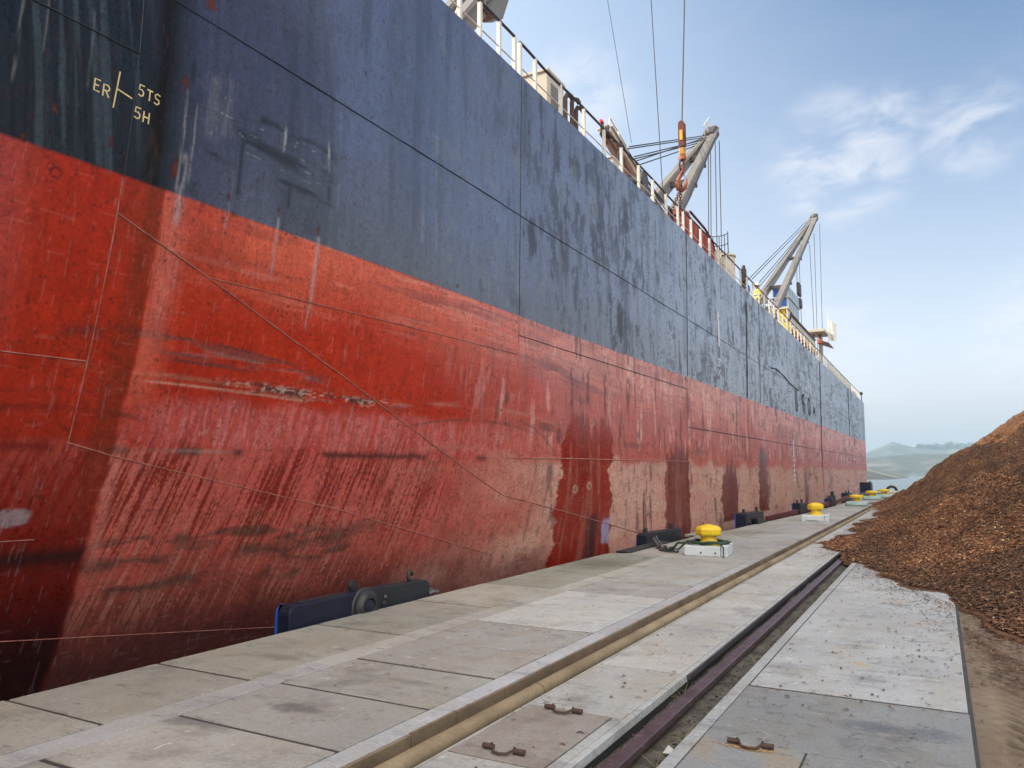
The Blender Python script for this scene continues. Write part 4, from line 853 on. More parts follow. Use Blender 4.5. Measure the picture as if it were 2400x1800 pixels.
# body of the quay
mb = MB(); ysq = sorted(set([p[0] for p in EDGE] + list(range(-40, 71, 5)) + [QEND]))
zt = -.009
def seg_strip(mb, xl, xr, zt, zb, ysq):
    vs = []
    for y in ysq: vs += [(xl(y), y, zt), (xr(y), y, zt), (xl(y), y, zb), (xr(y), y, zb)]
    fs = []
    for i in range(len(ysq) - 1):
        a, c = 4 * i, 4 * i + 4
        fs += [(a, a + 1, c + 1, c), (a + 2, c + 2, c + 3, a + 3), (a, c, c + 2, a + 2), (a + 1, a + 3, c + 3, c + 1)]
    n = 4 * (len(ysq) - 1); fs += [(0, 2, 3, 1), (n, n + 1, n + 3, n + 2)]
    mb.add(vs, fs)
seg_strip(mb, edge_x, lambda y: -3.16, zt, -5, ysq)
seg_strip(mb, lambda y: -2.77, lambda y: -1.98, zt, -5, ysq)
seg_strip(mb, lambda y: -1.53, lambda y: .12, zt, -5, ysq)
seg_strip(mb, lambda y: -3.1601, lambda y: -2.7699, -.115, -5, ysq)
seg_strip(mb, lambda y: -1.98, lambda y: -1.53, -.20, -5, ysq)
tag(obj('quay', mb, M['concdark']), kind='structure')

TV = []
slabs = MB()
def slab(quad, dz=0, tint=(1, 1, 1), gap=.011, th=.14, gy=None):
    gy = gap * random.uniform(1.6, 2.4) if gy is None else gy
    c = Vector((sum(p[0] for p in quad) / 4, sum(p[1] for p in quad) / 4)); q = []
    for x, y in quad:
        d_ = Vector((x, y)) - c; q.append((x - math.copysign(gap, d_.x), y - math.copysign(gy, d_.y)))
    n0 = slabs.n
    slabs.add([(x, y, -.060) for x, y in q] + [(x, y, dz) for x, y in q], [(3, 2, 1, 0), (4, 5, 6, 7), (0, 1, 5, 4), (1, 2, 6, 5), (2, 3, 7, 6), (3, 0, 4, 7)])
    TV.extend([tint] * 8)
def tj(base, j=.07):
    g = 1 + random.uniform(-j, j); return tuple(b * g * (1 + random.uniform(-.015, .015)) for b in base)
dz = lambda: random.uniform(-.002, .004)
WARM = (.86, .82, .72); GREY = (1.0, 1.0, 1.02); PALE = (1.30, 1.30, 1.28); OLIVE = (.80, .80, .68)
je = [-4, -2.9, -1.6, -.4, .8, 2.1, 3.42, 4.71, 6.74, 7.78, 8.62, 10.4, 11.6, 13.0, 14.4, 15.3, 15.75]
for a, bq in zip(je[:-1], je[1:]):
    w = min(1, max(0, (a - 3) / 4)); tn = WARM if a < 10 else OLIVE
    if abs(a - 8.62) < .1: tn = (1.12, 1.07, .95)
    slab([(edge_x(a), a), (-5.06, a), (-5.06, bq), (edge_x(bq), bq)], dz(), tj(tn))
for a, bq in zip([-4, 1.5, 5.4, 8.0, 10.6, 15.75], [1.5, 5.4, 8.0, 10.6, 15.75, 21]):
    slab([(-5.06, a), (-4.79, a), (-4.79, bq), (-5.06, bq)], .001, tj((1.12, 1.10, 1.02) if a > 5 else (.98, .97, .99)), gap=.004)
js = [-4, -2.95, -1.95, -1.0, -.1, .9, 1.9, 2.85, 3.81, 4.77, 5.72, 6.67, 7.80]
for i, (a, bq) in enumerate(zip(js[:-1], js[1:])):
    slab([(-4.79, a), (-3.31, a), (-3.31, bq), (-4.79, bq)], dz(), tj((.92, .88, .83), .12))
slab([(-4.79, 7.80), (-3.31, 7.80), (-3.31, 10.33), (-4.79, 10.33)], .002, (1.36, 1.37, 1.36))
for a, bq in zip([10.33, 11.6, 12.5, 14.0], [11.6, 12.5, 14.0, 15.75]): slab([(-4.79, a), (-3.31, a), (-3.31, bq), (-4.79, bq)], dz(), tj((1.04, 1.02, .98), .1))
for a, bq in zip([-4, 2, 7.8, 11], [2, 7.8, 11, 15.75]): slab([(-3.31, a), (-3.14, a), (-3.14, bq), (-3.31, bq)], .001, tj((1.10, 1.12, 1.18)), gap=.004)
# beyond the first bollard: timber like plates and wide slabs
yk = 15.75
for k in range(30):
    y2 = min(QEND, yk + random.choice([1.1, 1.6, 2.2, 1.5]))
    xm = -4.55 + random.uniform(-.05, .05)
    if yk < 15.8: y2 = 18.4
    for p in (15.75, 20.9, 21.05, 22.9, 23.0):
        if yk < p - .01 < y2 - .05: y2 = p; break
    e0, e1 = edge_x(yk + .001), edge_x(y2 - .001)
    slab([(e0, yk), (xm, yk), (xm, y2), (e1, y2)], dz(), tj((.86, .86, .78) if k % 3 else (1.0, .98, .9), .10), gap=.01)
    slab([(xm, yk), (-3.14, yk), (-3.14, y2), (xm, y2)], dz(), tj((.92, .90, .90) if yk < 21 else (1.0, .99, .98), .10), gap=.01)
    yk = y2
    if yk >= QEND: break
for a, bq in zip([-4, 3.0, 6.61, 13.5, 20, 27, 35, 45], [3.0, 6.61, 13.5, 20, 27, 35, 45, QEND]):
    hat = (a < 4.7 < bq)
    if hat:      # leave the hatch opening
        for q in (((-2.74, a), (-2.01, a), (-2.01, 4.14), (-2.74, 4.14)), ((-2.09, 4.14), (-2.01, 4.14), (-2.01, 5.24), (-2.09, 5.24)), ((-2.74, 5.24), (-2.01, 5.24), (-2.01, bq - .014), (-2.74, bq - .014))):
            slab(q, .001, (1.06, 1.05, 1.03), gap=.0035)
    else: slab([(-2.74, a), (-2.01, a), (-2.01, bq), (-2.74, bq)], 0, tj((1.14, 1.13, 1.11), .05), gap=.006)
for a, bq in zip([-4, 4.66, 12, 24, 48], [4.66, 12, 24, 48, QEND]):
    slab([(-2.01, a), (-1.955, a), (-1.955, bq), (-2.01, bq)], .003, (1.12, 1.13, 1.15), gap=.002); slab([(-2.765, a), (-2.74, a), (-2.74, bq), (-2.765, bq)], .001, (1.05, 1.02, .95), gap=.001)
slab([(-1.44, 6.55), (.10, 6.55), (.10, 24), (-1.44, 24)], 0, (1.10, 1.11, 1.14)); slab([(-1.44, 24), (.10, 24), (.10, QEND), (-1.44, QEND)], 0, (1.0, 1.0, 1.0))
for q in (((-1.44, 5.18), (.10, 5.18), (.10, 6.53), (-1.44, 6.53)), ((-.80, 3.6), (.10, 3.6), (.10, 5.18), (-.80, 5.18)), ((-1.44, -4), (.10, -4), (.10, 3.6), (-1.44, 3.6))):
    slab(q, -.002, (.66, .67, .69), gap=.004, gy=.005)
slab([(-1.53, -4), (-1.44, -4), (-1.44, QEND), (-1.53, QEND)], .002, (1.0, 1.02, 1.05), gap=.002)
so = obj('quay_paving', slabs, M['conc'], bevel=.006); tag(so, kind='structure')
ca = so.data.color_attributes.new('tint', 'FLOAT_COLOR', 'POINT'); ca.data.foreach_set('color', np.array([(*t, 1) for t in TV], np.float32).ravel())

# pipe in its trench, with the trench lining
mb = MB(); yk = -4
while yk < 60:
    y2 = yk + random.choice([.7, .9, 1.3, .55]); mb.box(-3.142, -3.118 - random.uniform(0, .008), yk, y2 - .014, -.112, -.004 + random.uniform(-.007, .006)); yk = y2
tag(obj('trench_lining', mb, M['trench'], bevel=.004), kind='structure')
pp = tag(empty('pipeline', (-2.93, 5, -.03)), 'long sand coloured pipe lying in the shallow trench along the quay', 'pipe')
mb = MB(); P = [(-2.925 + random.uniform(-.003, .003), -4 + k * .5, -.056) for k in range(140)]; mb.tube(P, .066, 20)
hobj('pipe_run', mb, M['pipe'], pp, smooth=True)
for yk in (1.2, 5.73, 10.4, 15.2, 20.4, 26, 33, 42): hobj('pipe_joint', MB().tube([(-2.925, yk - .012, -.056), (-2.925, yk + .012, -.056)], .071, 20), M['trench'], pp, smooth=True)

# crane rail in its channel
rl = tag(empty('crane_rail', (-1.8, 5, -.1)), 'rusty purple brown crane rail running along the open channel in the quay', 'rail')
prof = [(-.07, -.19), (.07, -.19), (.07, -.17), (.02, -.15), (.02, -.085), (.052, -.075), (.052, -.035), (.042, -.028), (-.042, -.028), (-.052, -.035), (-.052, -.075), (-.02, -.085), (-.02, -.15), (-.07, -.17)]
for a, bq in ((-4, 2.2), (2.205, 9.6), (9.605, 18.5), (18.505, 40)):
    hobj('rail_length', MB().prism(prof, lambda u, v, t: (-1.805 + u, t, v), a, bq), M['railsteel'], rl, bevel=.004)
tag(obj('edge_angle', MB().prism([(-1.958, -.004), (-1.94, .006), (-1.930, .006), (-1.930, -.040), (-1.94, -.040), (-1.958, -.02)], lambda u, v, t: (u, t, v), 6.6, 22), M['edgesteel'], bevel=.003), 'dark steel edging angle along the left lip of the rail channel', 'steel angle')
# dirt, leaves and weeds in the channel
mb = MB()
for k in range(1500):
    y = 2.5 + 15 * random.random() ** 1.4; x = random.choice([random.uniform(-1.72, -1.55), random.uniform(-1.72, -1.55), random.uniform(-1.95, -1.88)]); s = random.uniform(.006, .022); a = random.uniform(0, 6.3)
    z = -.150 + .075 * float(fbm(np.array(x * 5), np.array(y * 1.7), 301, 4)) + .03 * abs(x + 1.75) + random.uniform(0, .008)
    c, s_ = math.cos(a) * s, math.sin(a) * s
    mb.add([(x - c, y - s_, z), (x + s_ * .6, y - c * .6, z + .008), (x + c, y + s_, z + random.uniform(0, .012)), (x - s_ * .6, y + c * .6, z + .006)], [(0, 1, 2, 3)])
lf = worn('channel_leaf', (.10, .075, .045), (.045, .035, .025), 30, .9, 0, (.35, .3, .22), .7)
tag(obj('channel_debris', mb, lf), kind='stuff')
ys2 = np.linspace(-4, 30, 400); xs2 = np.linspace(-1.955, -1.525, 12); mb = MB()
gv = [(x, y, -.150 + .075 * fbm(np.array(x * 5), np.array(y * 1.7), 301, 4) + .03 * abs(x + 1.75)) for y in ys2 for x in xs2]
mb.add(gv, [(i * 12 + j, i * 12 + j + 1, (i + 1) * 12 + j + 1, (i + 1) * 12 + j) for i in range(399) for j in range(11)])
m, T, b = new_mat('channel_soil'); tcc = T.nodes.new('ShaderNodeTexCoord'); v = tcc.outputs['Object']
T.links.new(mixc(T, mrange(T, noise(T, v, 6, 6, .7), .35, .65), (.045, .038, .030), (.13, .11, .085)), b.inputs['Base Color']); b.inputs['Roughness'].default_value = .95; bump(T, b, noise(T, v, 40, 4, .7), .8, .01)
tag(obj('channel_soil', mb, m, smooth=True), kind='structure')
mb = MB()
for (x, y, n_) in ((-1.60, 5.3, 16), (-1.58, 5.05, 14), (-1.62, 5.9, 9), (-1.90, 6.35, 18), (-1.57, 6.6, 7), (-1.60, 4.75, 10), (-1.58, 7.6, 6), (-1.9, 8.2, 8)):
    for k in range(n_):
        a = random.uniform(0, 6.3); l = random.uniform(.08, .24); x0_, y0_ = x + random.uniform(-.03, .03), y + random.uniform(-.09, .09); h = random.uniform(.3, .8)
        p = [Vector((x0_, y0_, -.13)) + Vector((math.cos(a) * l * t * .55, math.sin(a) * l * t, l * h * (t - .35 * t * t))) for t in (0, .33, .66, 1)]
        mb.tube(p, [.0028, .0022, .0016, .0006], 4)
tag(obj('channel_weeds', mb, M['straw']), kind='stuff')
tag(obj('litter_paper', MB().add([(-1.66, 5.02, -.10), (-1.60, 5.0, -.09), (-1.585, 5.06, -.095), (-1.60, 5.10, -.10), (-1.65, 5.09, -.095), (-1.63, 5.05, -.055)], [(0, 1, 5), (1, 2, 5), (2, 3, 5), (3, 4, 5), (4, 0, 5), (4, 3, 2, 1, 0)]), M['paper']), 'crumpled white paper scrap lying among weeds in the rail channel', 'litter')
mb = MB(); mb.tube([(-4.32, 3.27, .005), (-4.33, 3.33, .008), (-4.33, 3.385, .006)], [.004, .0035, .003], 5); mb.tube([(-4.33, 3.36, .007), (-4.315, 3.40, .006)], .0025, 5); mb.tube([(-4.33, 3.385, .006), (-4.345, 3.41, .005)], .0025, 5)
tag(obj('twig', mb, M['twig']), 'small pale forked twig lying on the near concrete slab', 'twig')

# hatch covers with rusty lifting handles
def handle(root, x0, x1, y, z):
    L_ = x1 - x0; mb = MB()
    mb.tube([(x0 + .02 * L_, y, z + .022), (x0 + .26 * L_, y, z + .022), (x0 + .34 * L_, y - .055, z + .014), (x0 + .5 * L_, y - .066, z + .012), (x0 + .66 * L_, y - .055, z + .014), (x0 + .74 * L_, y, z + .022), (x0 + .98 * L_, y, z + .022)], .0085, 8)
    h_ = hobj('handle', mb, M['rust'], root, smooth=True)
    for a in (0, .74):
        cl_ = MB().tube([(x0 + a * L_, y, z + .02), (x0 + (a + .26) * L_, y, z + .02)], .017, 10); cl_.tube([(x0 + (a + .22 if a == 0 else a + .03) * L_, y - .004, z - .01), (x0 + (a + .22 if a == 0 else a + .03) * L_, y - .004, z + .045)], .007, 6)
        o = obj('hinge_sleeve', cl_, M['rust'], h_, smooth=True)
hm_ = concrete('hatch_concrete', (.24, .21, .18), (.27, .235, .205), (.20, .14, .10), False, .35)
h1 = tag(empty('hatch_cover', (-2.42, 4.69, 0)), 'brown stained concrete hatch cover with two rusty handles between the pipe and the channel', 'hatch cover', 'hatch covers in the quay')
hobj('cover_slab', MB().box(-2.733, -2.098, 4.148, 5.232, -.03, .004), hm_, h1, bevel=.006)
handle(h1, -2.56, -2.27, 4.27, .006); handle(h1, -2.58, -2.29, 5.17, .006)
h2 = tag(empty('hatch_cover', (-1.12, 4.4, 0)), 'grey concrete hatch cover with one rusty handle right of the rail channel', 'hatch cover', 'hatch covers in the quay')
hm2 = concrete('hatch_concrete_grey', (.20, .20, .20), (.24, .24, .24), (.30, .22, .12), False, .35)
hobj('cover_slab', MB().box(-1.430, -.808, 3.61, 5.170, -.03, .002), hm2, h2, bevel=.006); handle(h2, -1.26, -.98, 5.10, .004)
mb = MB()
for k in range(240):
    a = random.gauss(0, 1); x = -1.13 + .07 * random.gauss(0, 1); y = 5.06 + .018 * random.gauss(0, 1); s = random.uniform(.003, .008)
    mb.add([(x - s, y - s, .005), (x + s, y - s * .6, .008), (x + s * .7, y + s, .006), (x - s * .8, y + s * .8, .0085)], [(0, 1, 2, 3)])
tag(obj('rust_flakes', mb, worn('rust_flake', (.42, .26, .11), (.3, .16, .07), 30, .9)), kind='stuff')

# ------------------------------------------------------------------ bollards
def bollard(label, loc, rz, s, blockmat, sq):
    r = tag(empty('bollard', loc, rz), label, 'bollard', 'yellow mooring bollards along the quay edge'); r.scale = (s, s, s)
    if blockmat is M['greenblock']:
        obj('base_block', MB().lathe([(.50, 0), (.58, .05), (.58, .15), (.52, .24), (.3, .26)], 32, sq=4), blockmat, r, smooth=True)
    else:
        obj('base_block', MB().box(-.46, .30, -.46, .40, 0, .215), blockmat, r, bevel=.02); obj('base_block', MB().box(.305, .45, -.42, .44, 0, .235), blockmat, r, bevel=.02)
    obj('stem', MB().lathe([(.27, .21), (.23, .235), (.185, .29), (.165, .35), (.165, .40), (.19, .425)], 28), M['yellow'], r, smooth=True)
    if sq: obj('cap', MB().lathe([(.20, .405), (.255, .412), (.285, .445), (.290, .545), (.262, .590), (.16, .632), (.04, .655)], 8, m=Matrix.Rotation(R(22.5), 4, 'Z')), M['yellow'], r, bevel=.012, segs=2)
    else: obj('cap', MB().lathe([(.20, .44), (.34, .445), (.37, .465), (.37, .56), (.34, .59), (.20, .61), (.03, .615)], 32), M['yellow'], r, smooth=True)
    return r
b1 = bollard('nearest yellow bollard with octagonal head on a white block with green rope around its foot', (-4.28, 16.25, 0), R(6), .95, M['block'], True)
obj('bolt', MB().tube([(-.1, -.47, .08), (-.1, -.49, .08)], .02, 6).tube([(.2, -.47, .08), (.2, -.49, .08)], .02, 6), M['rust'], b1)
b2 = bollard('second yellow bollard with octagonal head on a clean white concrete block', (-3.86, 29.1, 0), R(4), .98, M['block'], True)
obj('cable_box', MB().box(-.30, .10, -.50, -.46, .06, .17), M['block'], b2)
bollard('third yellow bollard with round head on a pale green block beside the pile toe', (-3.75, 43.2, 0), 0, .92, M['greenblock'], False)
bollard('fourth yellow bollard with round head on a dark green block behind the third', (-3.72, 53.0, 0), 0, .92, M['greenblock'], False)
bollard('farthest yellow bollard with darker head beside the black tyre', (-3.30, 57.5, 0), 0, .95, M['greenblock'], False)
# green rope and chain at the first bollard
mb = MB()
for k, (rr, zz_) in enumerate(((.40, .245), (.36, .275), (.42, .262))):
    mb.tube([(-4.28 + rr * (1 + .12 * math.sin(3 * t + k)) * math.cos(t) * .95, 16.25 + rr * math.sin(t) * .95, zz_ + .012 * math.sin(5 * t + k)) for t in [i * .33 for i in range(20)]], .022, 7)
mb.tube([(-4.6, 15.95, .25), (-4.85, 15.95, .24), (-5.0, 16.1, .10), (-5.2, 16.25, .03), (-5.4, 16.4, .03)], .024, 7)
mb.tube([(-4.65, 16.5, .25), (-4.85, 16.6, .22), (-5.05, 16.7, .04), (-5.35, 16.6, .03)], .022, 7)
mb.tube([(-4.0, 15.9, .27), (-3.88, 15.85, .20), (-3.88, 15.83, .06), (-3.85, 15.7, .012)], .012, 6)
tag(obj('mooring_rope', mb, M['green'], smooth=True), 'dark green rope wound round the foot of the nearest bollard', 'rope')
cr = tag(empty('mooring_chain', (-5.3, 16.8, .1)), 'heavy grey link chain lying between the nearest bollard and the fender behind it', 'chain')
CP = [(-5.95, 17.75, .16), (-5.80, 17.4, .11), (-5.62, 17.0, .07), (-5.42, 16.7, .05), (-5.2, 16.42, .05), (-4.95, 16.2, .06)]
mb = MB(); k = 0
for a, bq in zip(CP[:-1], CP[1:]):
    a, bq = Vector(a), Vector(bq); n = max(1, round((bq - a).length / .15))
    for i in range(n): link(mb, a.lerp(bq, (i + .5) / n), bq - a, .115, .022, .062, (k % 2) * 1.45 + .15); k += 1
hobj('chain_run', mb, M['galv'], cr, smooth=True)

# ------------------------------------------------------------------ fenders
FG = 'fenders between the ship and the quay'
f1 = tag(empty('quay_fender', (-6.42, 7.7, -.2)), 'long low dark blue pivoting fender beam with round hub at the quay edge, nearest one', 'fender', FG)
def rbeam(y0, y1, zb, ztop0, ztop1, r_):
    pts = [(y0, zb), (y0, ztop0 - r_)] + [(y0 + r_ - r_ * math.cos(t), ztop0 - r_ + r_ * math.sin(t)) for t in (.4, .8, 1.2)] + [(y0 + r_, ztop0)]
    pts += [(y1 - r_, ztop1)] + [(y1 - r_ + r_ * math.sin(t), ztop1 - r_ + r_ * math.cos(t)) for t in (.4, .8, 1.2)] + [(y1, ztop1 - r_), (y1, zb)]
    return pts
prs = lambda poly, x0, x1: MB().prism(poly, lambda u, v, t: (t, u, v), x0, x1)
hobj('fender_beam', prs(rbeam(6.36, 7.85, -.8, .245, .255, .11), -6.46, -6.28), M['navyfender'], f1, bevel=.02)
hobj('fender_beam', prs(rbeam(7.60, 9.04, -.8, .255, .225, .13), -6.45, -6.285), M['greyfender'], f1, bevel=.015)
hobj('edge_strip', prs(rbeam(6.345, 6.50, -.8, .248, .248, .11), -6.478, -6.46), M['blue'], f1)
hobj('top_plate', MB().box(-6.44, -6.30, 6.55, 7.35, .245, .256), M['greyfender'], f1, bevel=.003)
hobj('hub', MB().lathe([(.20, 0), (.20, .05), (.165, .07), (.15, .10), (.11, .10), (.10, .07), (.02, .065)], 28, (-6.285, 7.62, .06), Matrix.Rotation(R(90), 4, 'Y')), M['blacksteel'], f1, smooth=True)
hobj('hub_arch', MB().tube([(-6.29, 7.62 + .215 * math.cos(t), .05 + .215 * math.sin(t)) for t in [-.3 + i * .34 for i in range(12)]], .03, 8), M['blacksteel'], f1, smooth=True)
hobj('hub_core', MB().lathe([(.095, 0), (.085, .02), (.05, .035), (.01, .04)], 20, (-6.215, 7.62, .06), Matrix.Rotation(R(90), 4, 'Y')), M['navyfender'], f1, smooth=True)
hobj('lifting_eye', MB().lathe([(.06, -.03), (.07, 0), (.06, .03)], 14, (-6.40, 7.52, .315), Matrix.Rotation(R(90), 4, 'Y')), M['blacksteel'], f1, smooth=True)
mb = MB(); mb.tube([(-6.36, 8.66 + .05 * math.cos(t), .30 + .062 * math.sin(t)) for t in [i * .45 for i in range(14)]], .022, 8); hobj('lifting_eye', mb, M['blacksteel'], f1, smooth=True)
hobj('bolt', MB().lathe([(.02, 0), (.025, .015), (.01, .03)], 10, (-6.285, 8.02, .12), Matrix.Rotation(R(90), 4, 'Y')), M['galv'], f1, smooth=True)
hobj('bolt', MB().lathe([(.035, 0), (.04, .012), (.015, .02)], 10, (-6.285, 8.00, .045), Matrix.Rotation(R(90), 4, 'Y')), M['blacksteel'], f1, smooth=True)
hobj('shackle', MB().tube([(-6.3, 9.02, .03), (-6.26, 9.10, .05), (-6.24, 9.16, .04)], .025, 6).box(-6.36, -6.28, 9.0, 9.13, .03, .09), M['galv'], f1)
def fender(label, x, y0, y1, zt0, zt1, xb, side, plate=None):
    f = tag(empty('quay_fender', (x, y0, -.2)), label, 'fender', FG)
    hobj('fender_beam', prs(rbeam(y0, y1, -.8, zt0, zt1, .06), xb, x), M['greyfender'], f, bevel=.015)
    hobj('end_face', MB().box(xb - .02, x - .03, y0 - .05, y0 + .02, -.8, zt0 - .03), M['navyfender'], f, bevel=.02)
    hobj('edge_strip', MB().box(xb - .05, xb - .02, y0 - .05, y0 + .1, -.8, zt0 - .03), M['blue'], f)
    for yk in (y0 + .12 * (y1 - y0), y0 + .86 * (y1 - y0)): hobj('lifting_eye', MB().box(x - .2, x - .12, yk - .05, yk + .05, zt0 - .06, zt0 + .11), M['blacksteel'], f, bevel=.015)
    if plate: hobj('pivot_plate', plate, M['greyfender'], f, bevel=.01); hobj('pivot_pin', MB().tube([(x - .02, y0 + .3, .08), (x + .06, y0 + .3, .08)], .07, 12), M['blacksteel'], f, smooth=True)
    return f
f2 = fender('black fender box beside the nearest bollard, with a chain on its face', -6.20, 17.95, 20.75, .24, .20, -6.44, .3)
hobj('base_plate', MB().prism([(-6.2, 15.9), (-5.84, 15.78), (-5.84, 18.6), (-6.2, 18.9)], lambda u, v, t: (u, v, t), -.03, .012), M['rubber'], f2, bevel=.004)
fender('dark blue fender post with grey bracket between the first and second bollards', -5.48, 25.5, 28.3, .40, .34, -5.80, .3, MB().prism([(26.2, .2), (27.4, .12), (27.9, -.03), (26.4, -.03)], lambda u, v, t: (t, u, v), -5.48, -5.28))
fender('dark fender post partly hidden behind the second bollard', -5.12, 34.2, 35.8, .44, .36, -5.42, .3)
fender('blackish fender with an upright pipe beyond the second bollard', -4.80, 42.2, 43.8, .40, .5, -5.12, .2, MB().box(-4.95, -4.80, 42.9, 43.2, -.1, .72))
fender('small dark fender beside the third yellow bollard', -4.74, 49.8, 51.8, .5, .45, -5.1, .2)
fender('cluster of black fender posts at the far end of the quay below the ship bow', -5.5, 78, 80, .8, .75, -6.4, .2)
# low steel beam hung along the quay edge between the far fenders
tag(obj('fender_beam', MB().bar((-5.62, 29.5, .0), (-5.15, 33.4, .10), .10, .2).bar((-5.15, 36, .02), (-4.93, 42.4, .14), .12, .2).bar((-4.93, 44.6, .1), (-4.78, 50.1, .24), .12, .2), M['darkred'], bevel=.01), 'low dark red steel beam along the far quay edge between fenders', 'beam')
ty = tag(empty('dumped_tyre', (-2.95, 60.5, 0), R(20)), 'black tyre leaning over a pale concrete lump beyond the farthest bollard', 'tyre')
obj('tyre', MB().tube([(.0 + .52 * math.cos(t), 0, .62 + .52 * math.sin(t)) for t in [i * math.pi / 12 for i in range(24)]], .15, 10, closed=True), M['rubber'], ty, smooth=True); ty.scale = (.62, .62, .62)
tag(obj('rubble_block', MB().prism([(-3.25, 59.7), (-2.75, 59.6), (-2.45, 59.9), (-2.6, 60.2), (-3.2, 60.2)], lambda u, v, t: (u, v, t), 0, .42), M['cream'], bevel=.06), 'pale broken concrete lump under the black tyre', 'rubble')

# ------------------------------------------------------------------ dirt yard, pile of bark and chips
def toe_x(Y): return np.interp(Y, [8, 11.1, 12.1, 14.5, 17.4, 20, 26, 33, 40, 46.5, 60, 70], [.9, .1, -.35, -1.13, -2.05, -2.4, -2.4, -2.1, -2.8, -3.3, -3.1, -2.6])
def toe_y(X): return np.interp(X, [-3, 0, .1, .4, 1, 3, 6, 14], [16, 11.3, 10.6, 9.0, 7.7, 7.2, 8.5, 12])
def pile_h(X, Y):
    ed = toe_x(Y) + (fbm(Y * .9, X * .9, 401, 4) - .5) * 1.3
    d1 = X - ed; d2 = (Y - toe_y(X) + (fbm(X * 1.2 + 3, Y * .8, 403, 4) - .5) * 2.6) * .50
    d3 = (66 - Y) * .9
    dd = np.minimum(d1, d3); k = 1.2
    h_ = np.clip(.5 + .5 * (d2 - dd) / k, 0, 1); dd = d2 * (1 - h_) + dd * h_ - k * h_ * (1 - h_)
    dp = np.maximum(dd, 0)
    h = (.72 + .36 * sst(18, 45, Y)) * dp * dp / (dp + 3.0 + 1.6 * sst(22, 12, Y))
    h = 8.5 * (1 - np.exp(-h / 8.5 * 1.0 - .25 * (h / 8.5) ** 2))
    h = h + (fbm(X * .45, Y * .30, 405, 4) - .5) * 1.1 * sst(.3, 3, h) + (fbm(X * 1.7, Y * 1.3, 407, 4) - .5) * .42 * sst(.05, 1, h) + (fbm(X * 4.5, Y * 4.0, 409, 3) - .5) * .14 * sst(.02, .5, h)
    h = h - .32 * np.exp(-(((X + .85) / .16) ** 2 + ((Y - 17.3) / .32) ** 2)) - .3 * np.exp(-(((X + 1.05) / .35) ** 2 + ((Y - 22.0) / .30) ** 2))
    return np.where(dd > 0, h, -.05 + np.maximum(dd, -1) * .2)
xs = np.concatenate([np.linspace(-4.9, 6, 430), np.linspace(6.1, 26, 90)]); ysp = np.concatenate([np.linspace(7, 30, 560), np.linspace(30.1, 67, 380)])
GX, GY = np.meshgrid(xs, ysp, indexing='ij'); GZ = pile_h(GX, GY)
GZ = GZ + np.where(GZ > 0, (fbm(GX * 9, GY * 9, 411, 3) - .5) * .07 * sst(0, .2, GZ) + .004, 0)
def grid_mesh(name, GX, GY, GZ, keep=None):
    nx, ny_ = GX.shape; V = np.stack([GX, GY, GZ], -1).reshape(-1, 3); idx = np.arange(nx * ny_).reshape(nx, ny_)
    F = np.stack([idx[:-1, :-1], idx[1:, :-1], idx[1:, 1:], idx[:-1, 1:]], -1).reshape(-1, 4)
    if keep is not None:
        F = F[keep.ravel()[F].any(1)]; u, invx = np.unique(F, return_inverse=True); V = V[u]; F = invx.reshape(-1, 4)
    me = bpy.data.meshes.new(name); me.vertices.add(len(V)); me.vertices.foreach_set('co', V.ravel())
    me.loops.add(F.size); me.loops.foreach_set('vertex_index', F.ravel().astype(np.int32)); me.polygons.add(len(F)); me.polygons.foreach_set('loop_start', np.arange(0, F.size, 4).astype(np.int32))
    me.update(calc_edges=True); return me
pm_ = grid_mesh('bark_pile', GX, GY, GZ, GZ > -.03)
m, T, b = new_mat('bark_mass'); tcc = T.nodes.new('ShaderNodeTexCoord'); v = tcc.outputs['Object']
wx = noise(T, v, 1.2, 3, .5); f1n = noise(T, v, 11, 5, .75, (1, 1, 1.6)); f2n = noise(T, v, 30, 3, .7, (1, 1, 1.6), (3, 1, 0))
c = ramp(T, f1n, [(.30, (.022, .010, .005)), (.42, (.10, .042, .018)), (.54, (.21, .092, .036)), (.70, (.36, .18, .07))])
c = mixc(T, mrange(T, f2n, .56, .68, 0, .7), c, (.30, .15, .06)); c = mixc(T, mrange(T, wx, .45, .65, 0, .35), c, (.06, .03, .016))
T.links.new(c, b.inputs['Base Color']); b.inputs['Roughness'].default_value = .95; bump(T, b, math_('ADD', f1n, f2n, tree=T), 1.0, .06)
pm_.materials.append(m); po = bpy.data.objects.new('bark_pile', pm_); COL.objects.link(po)
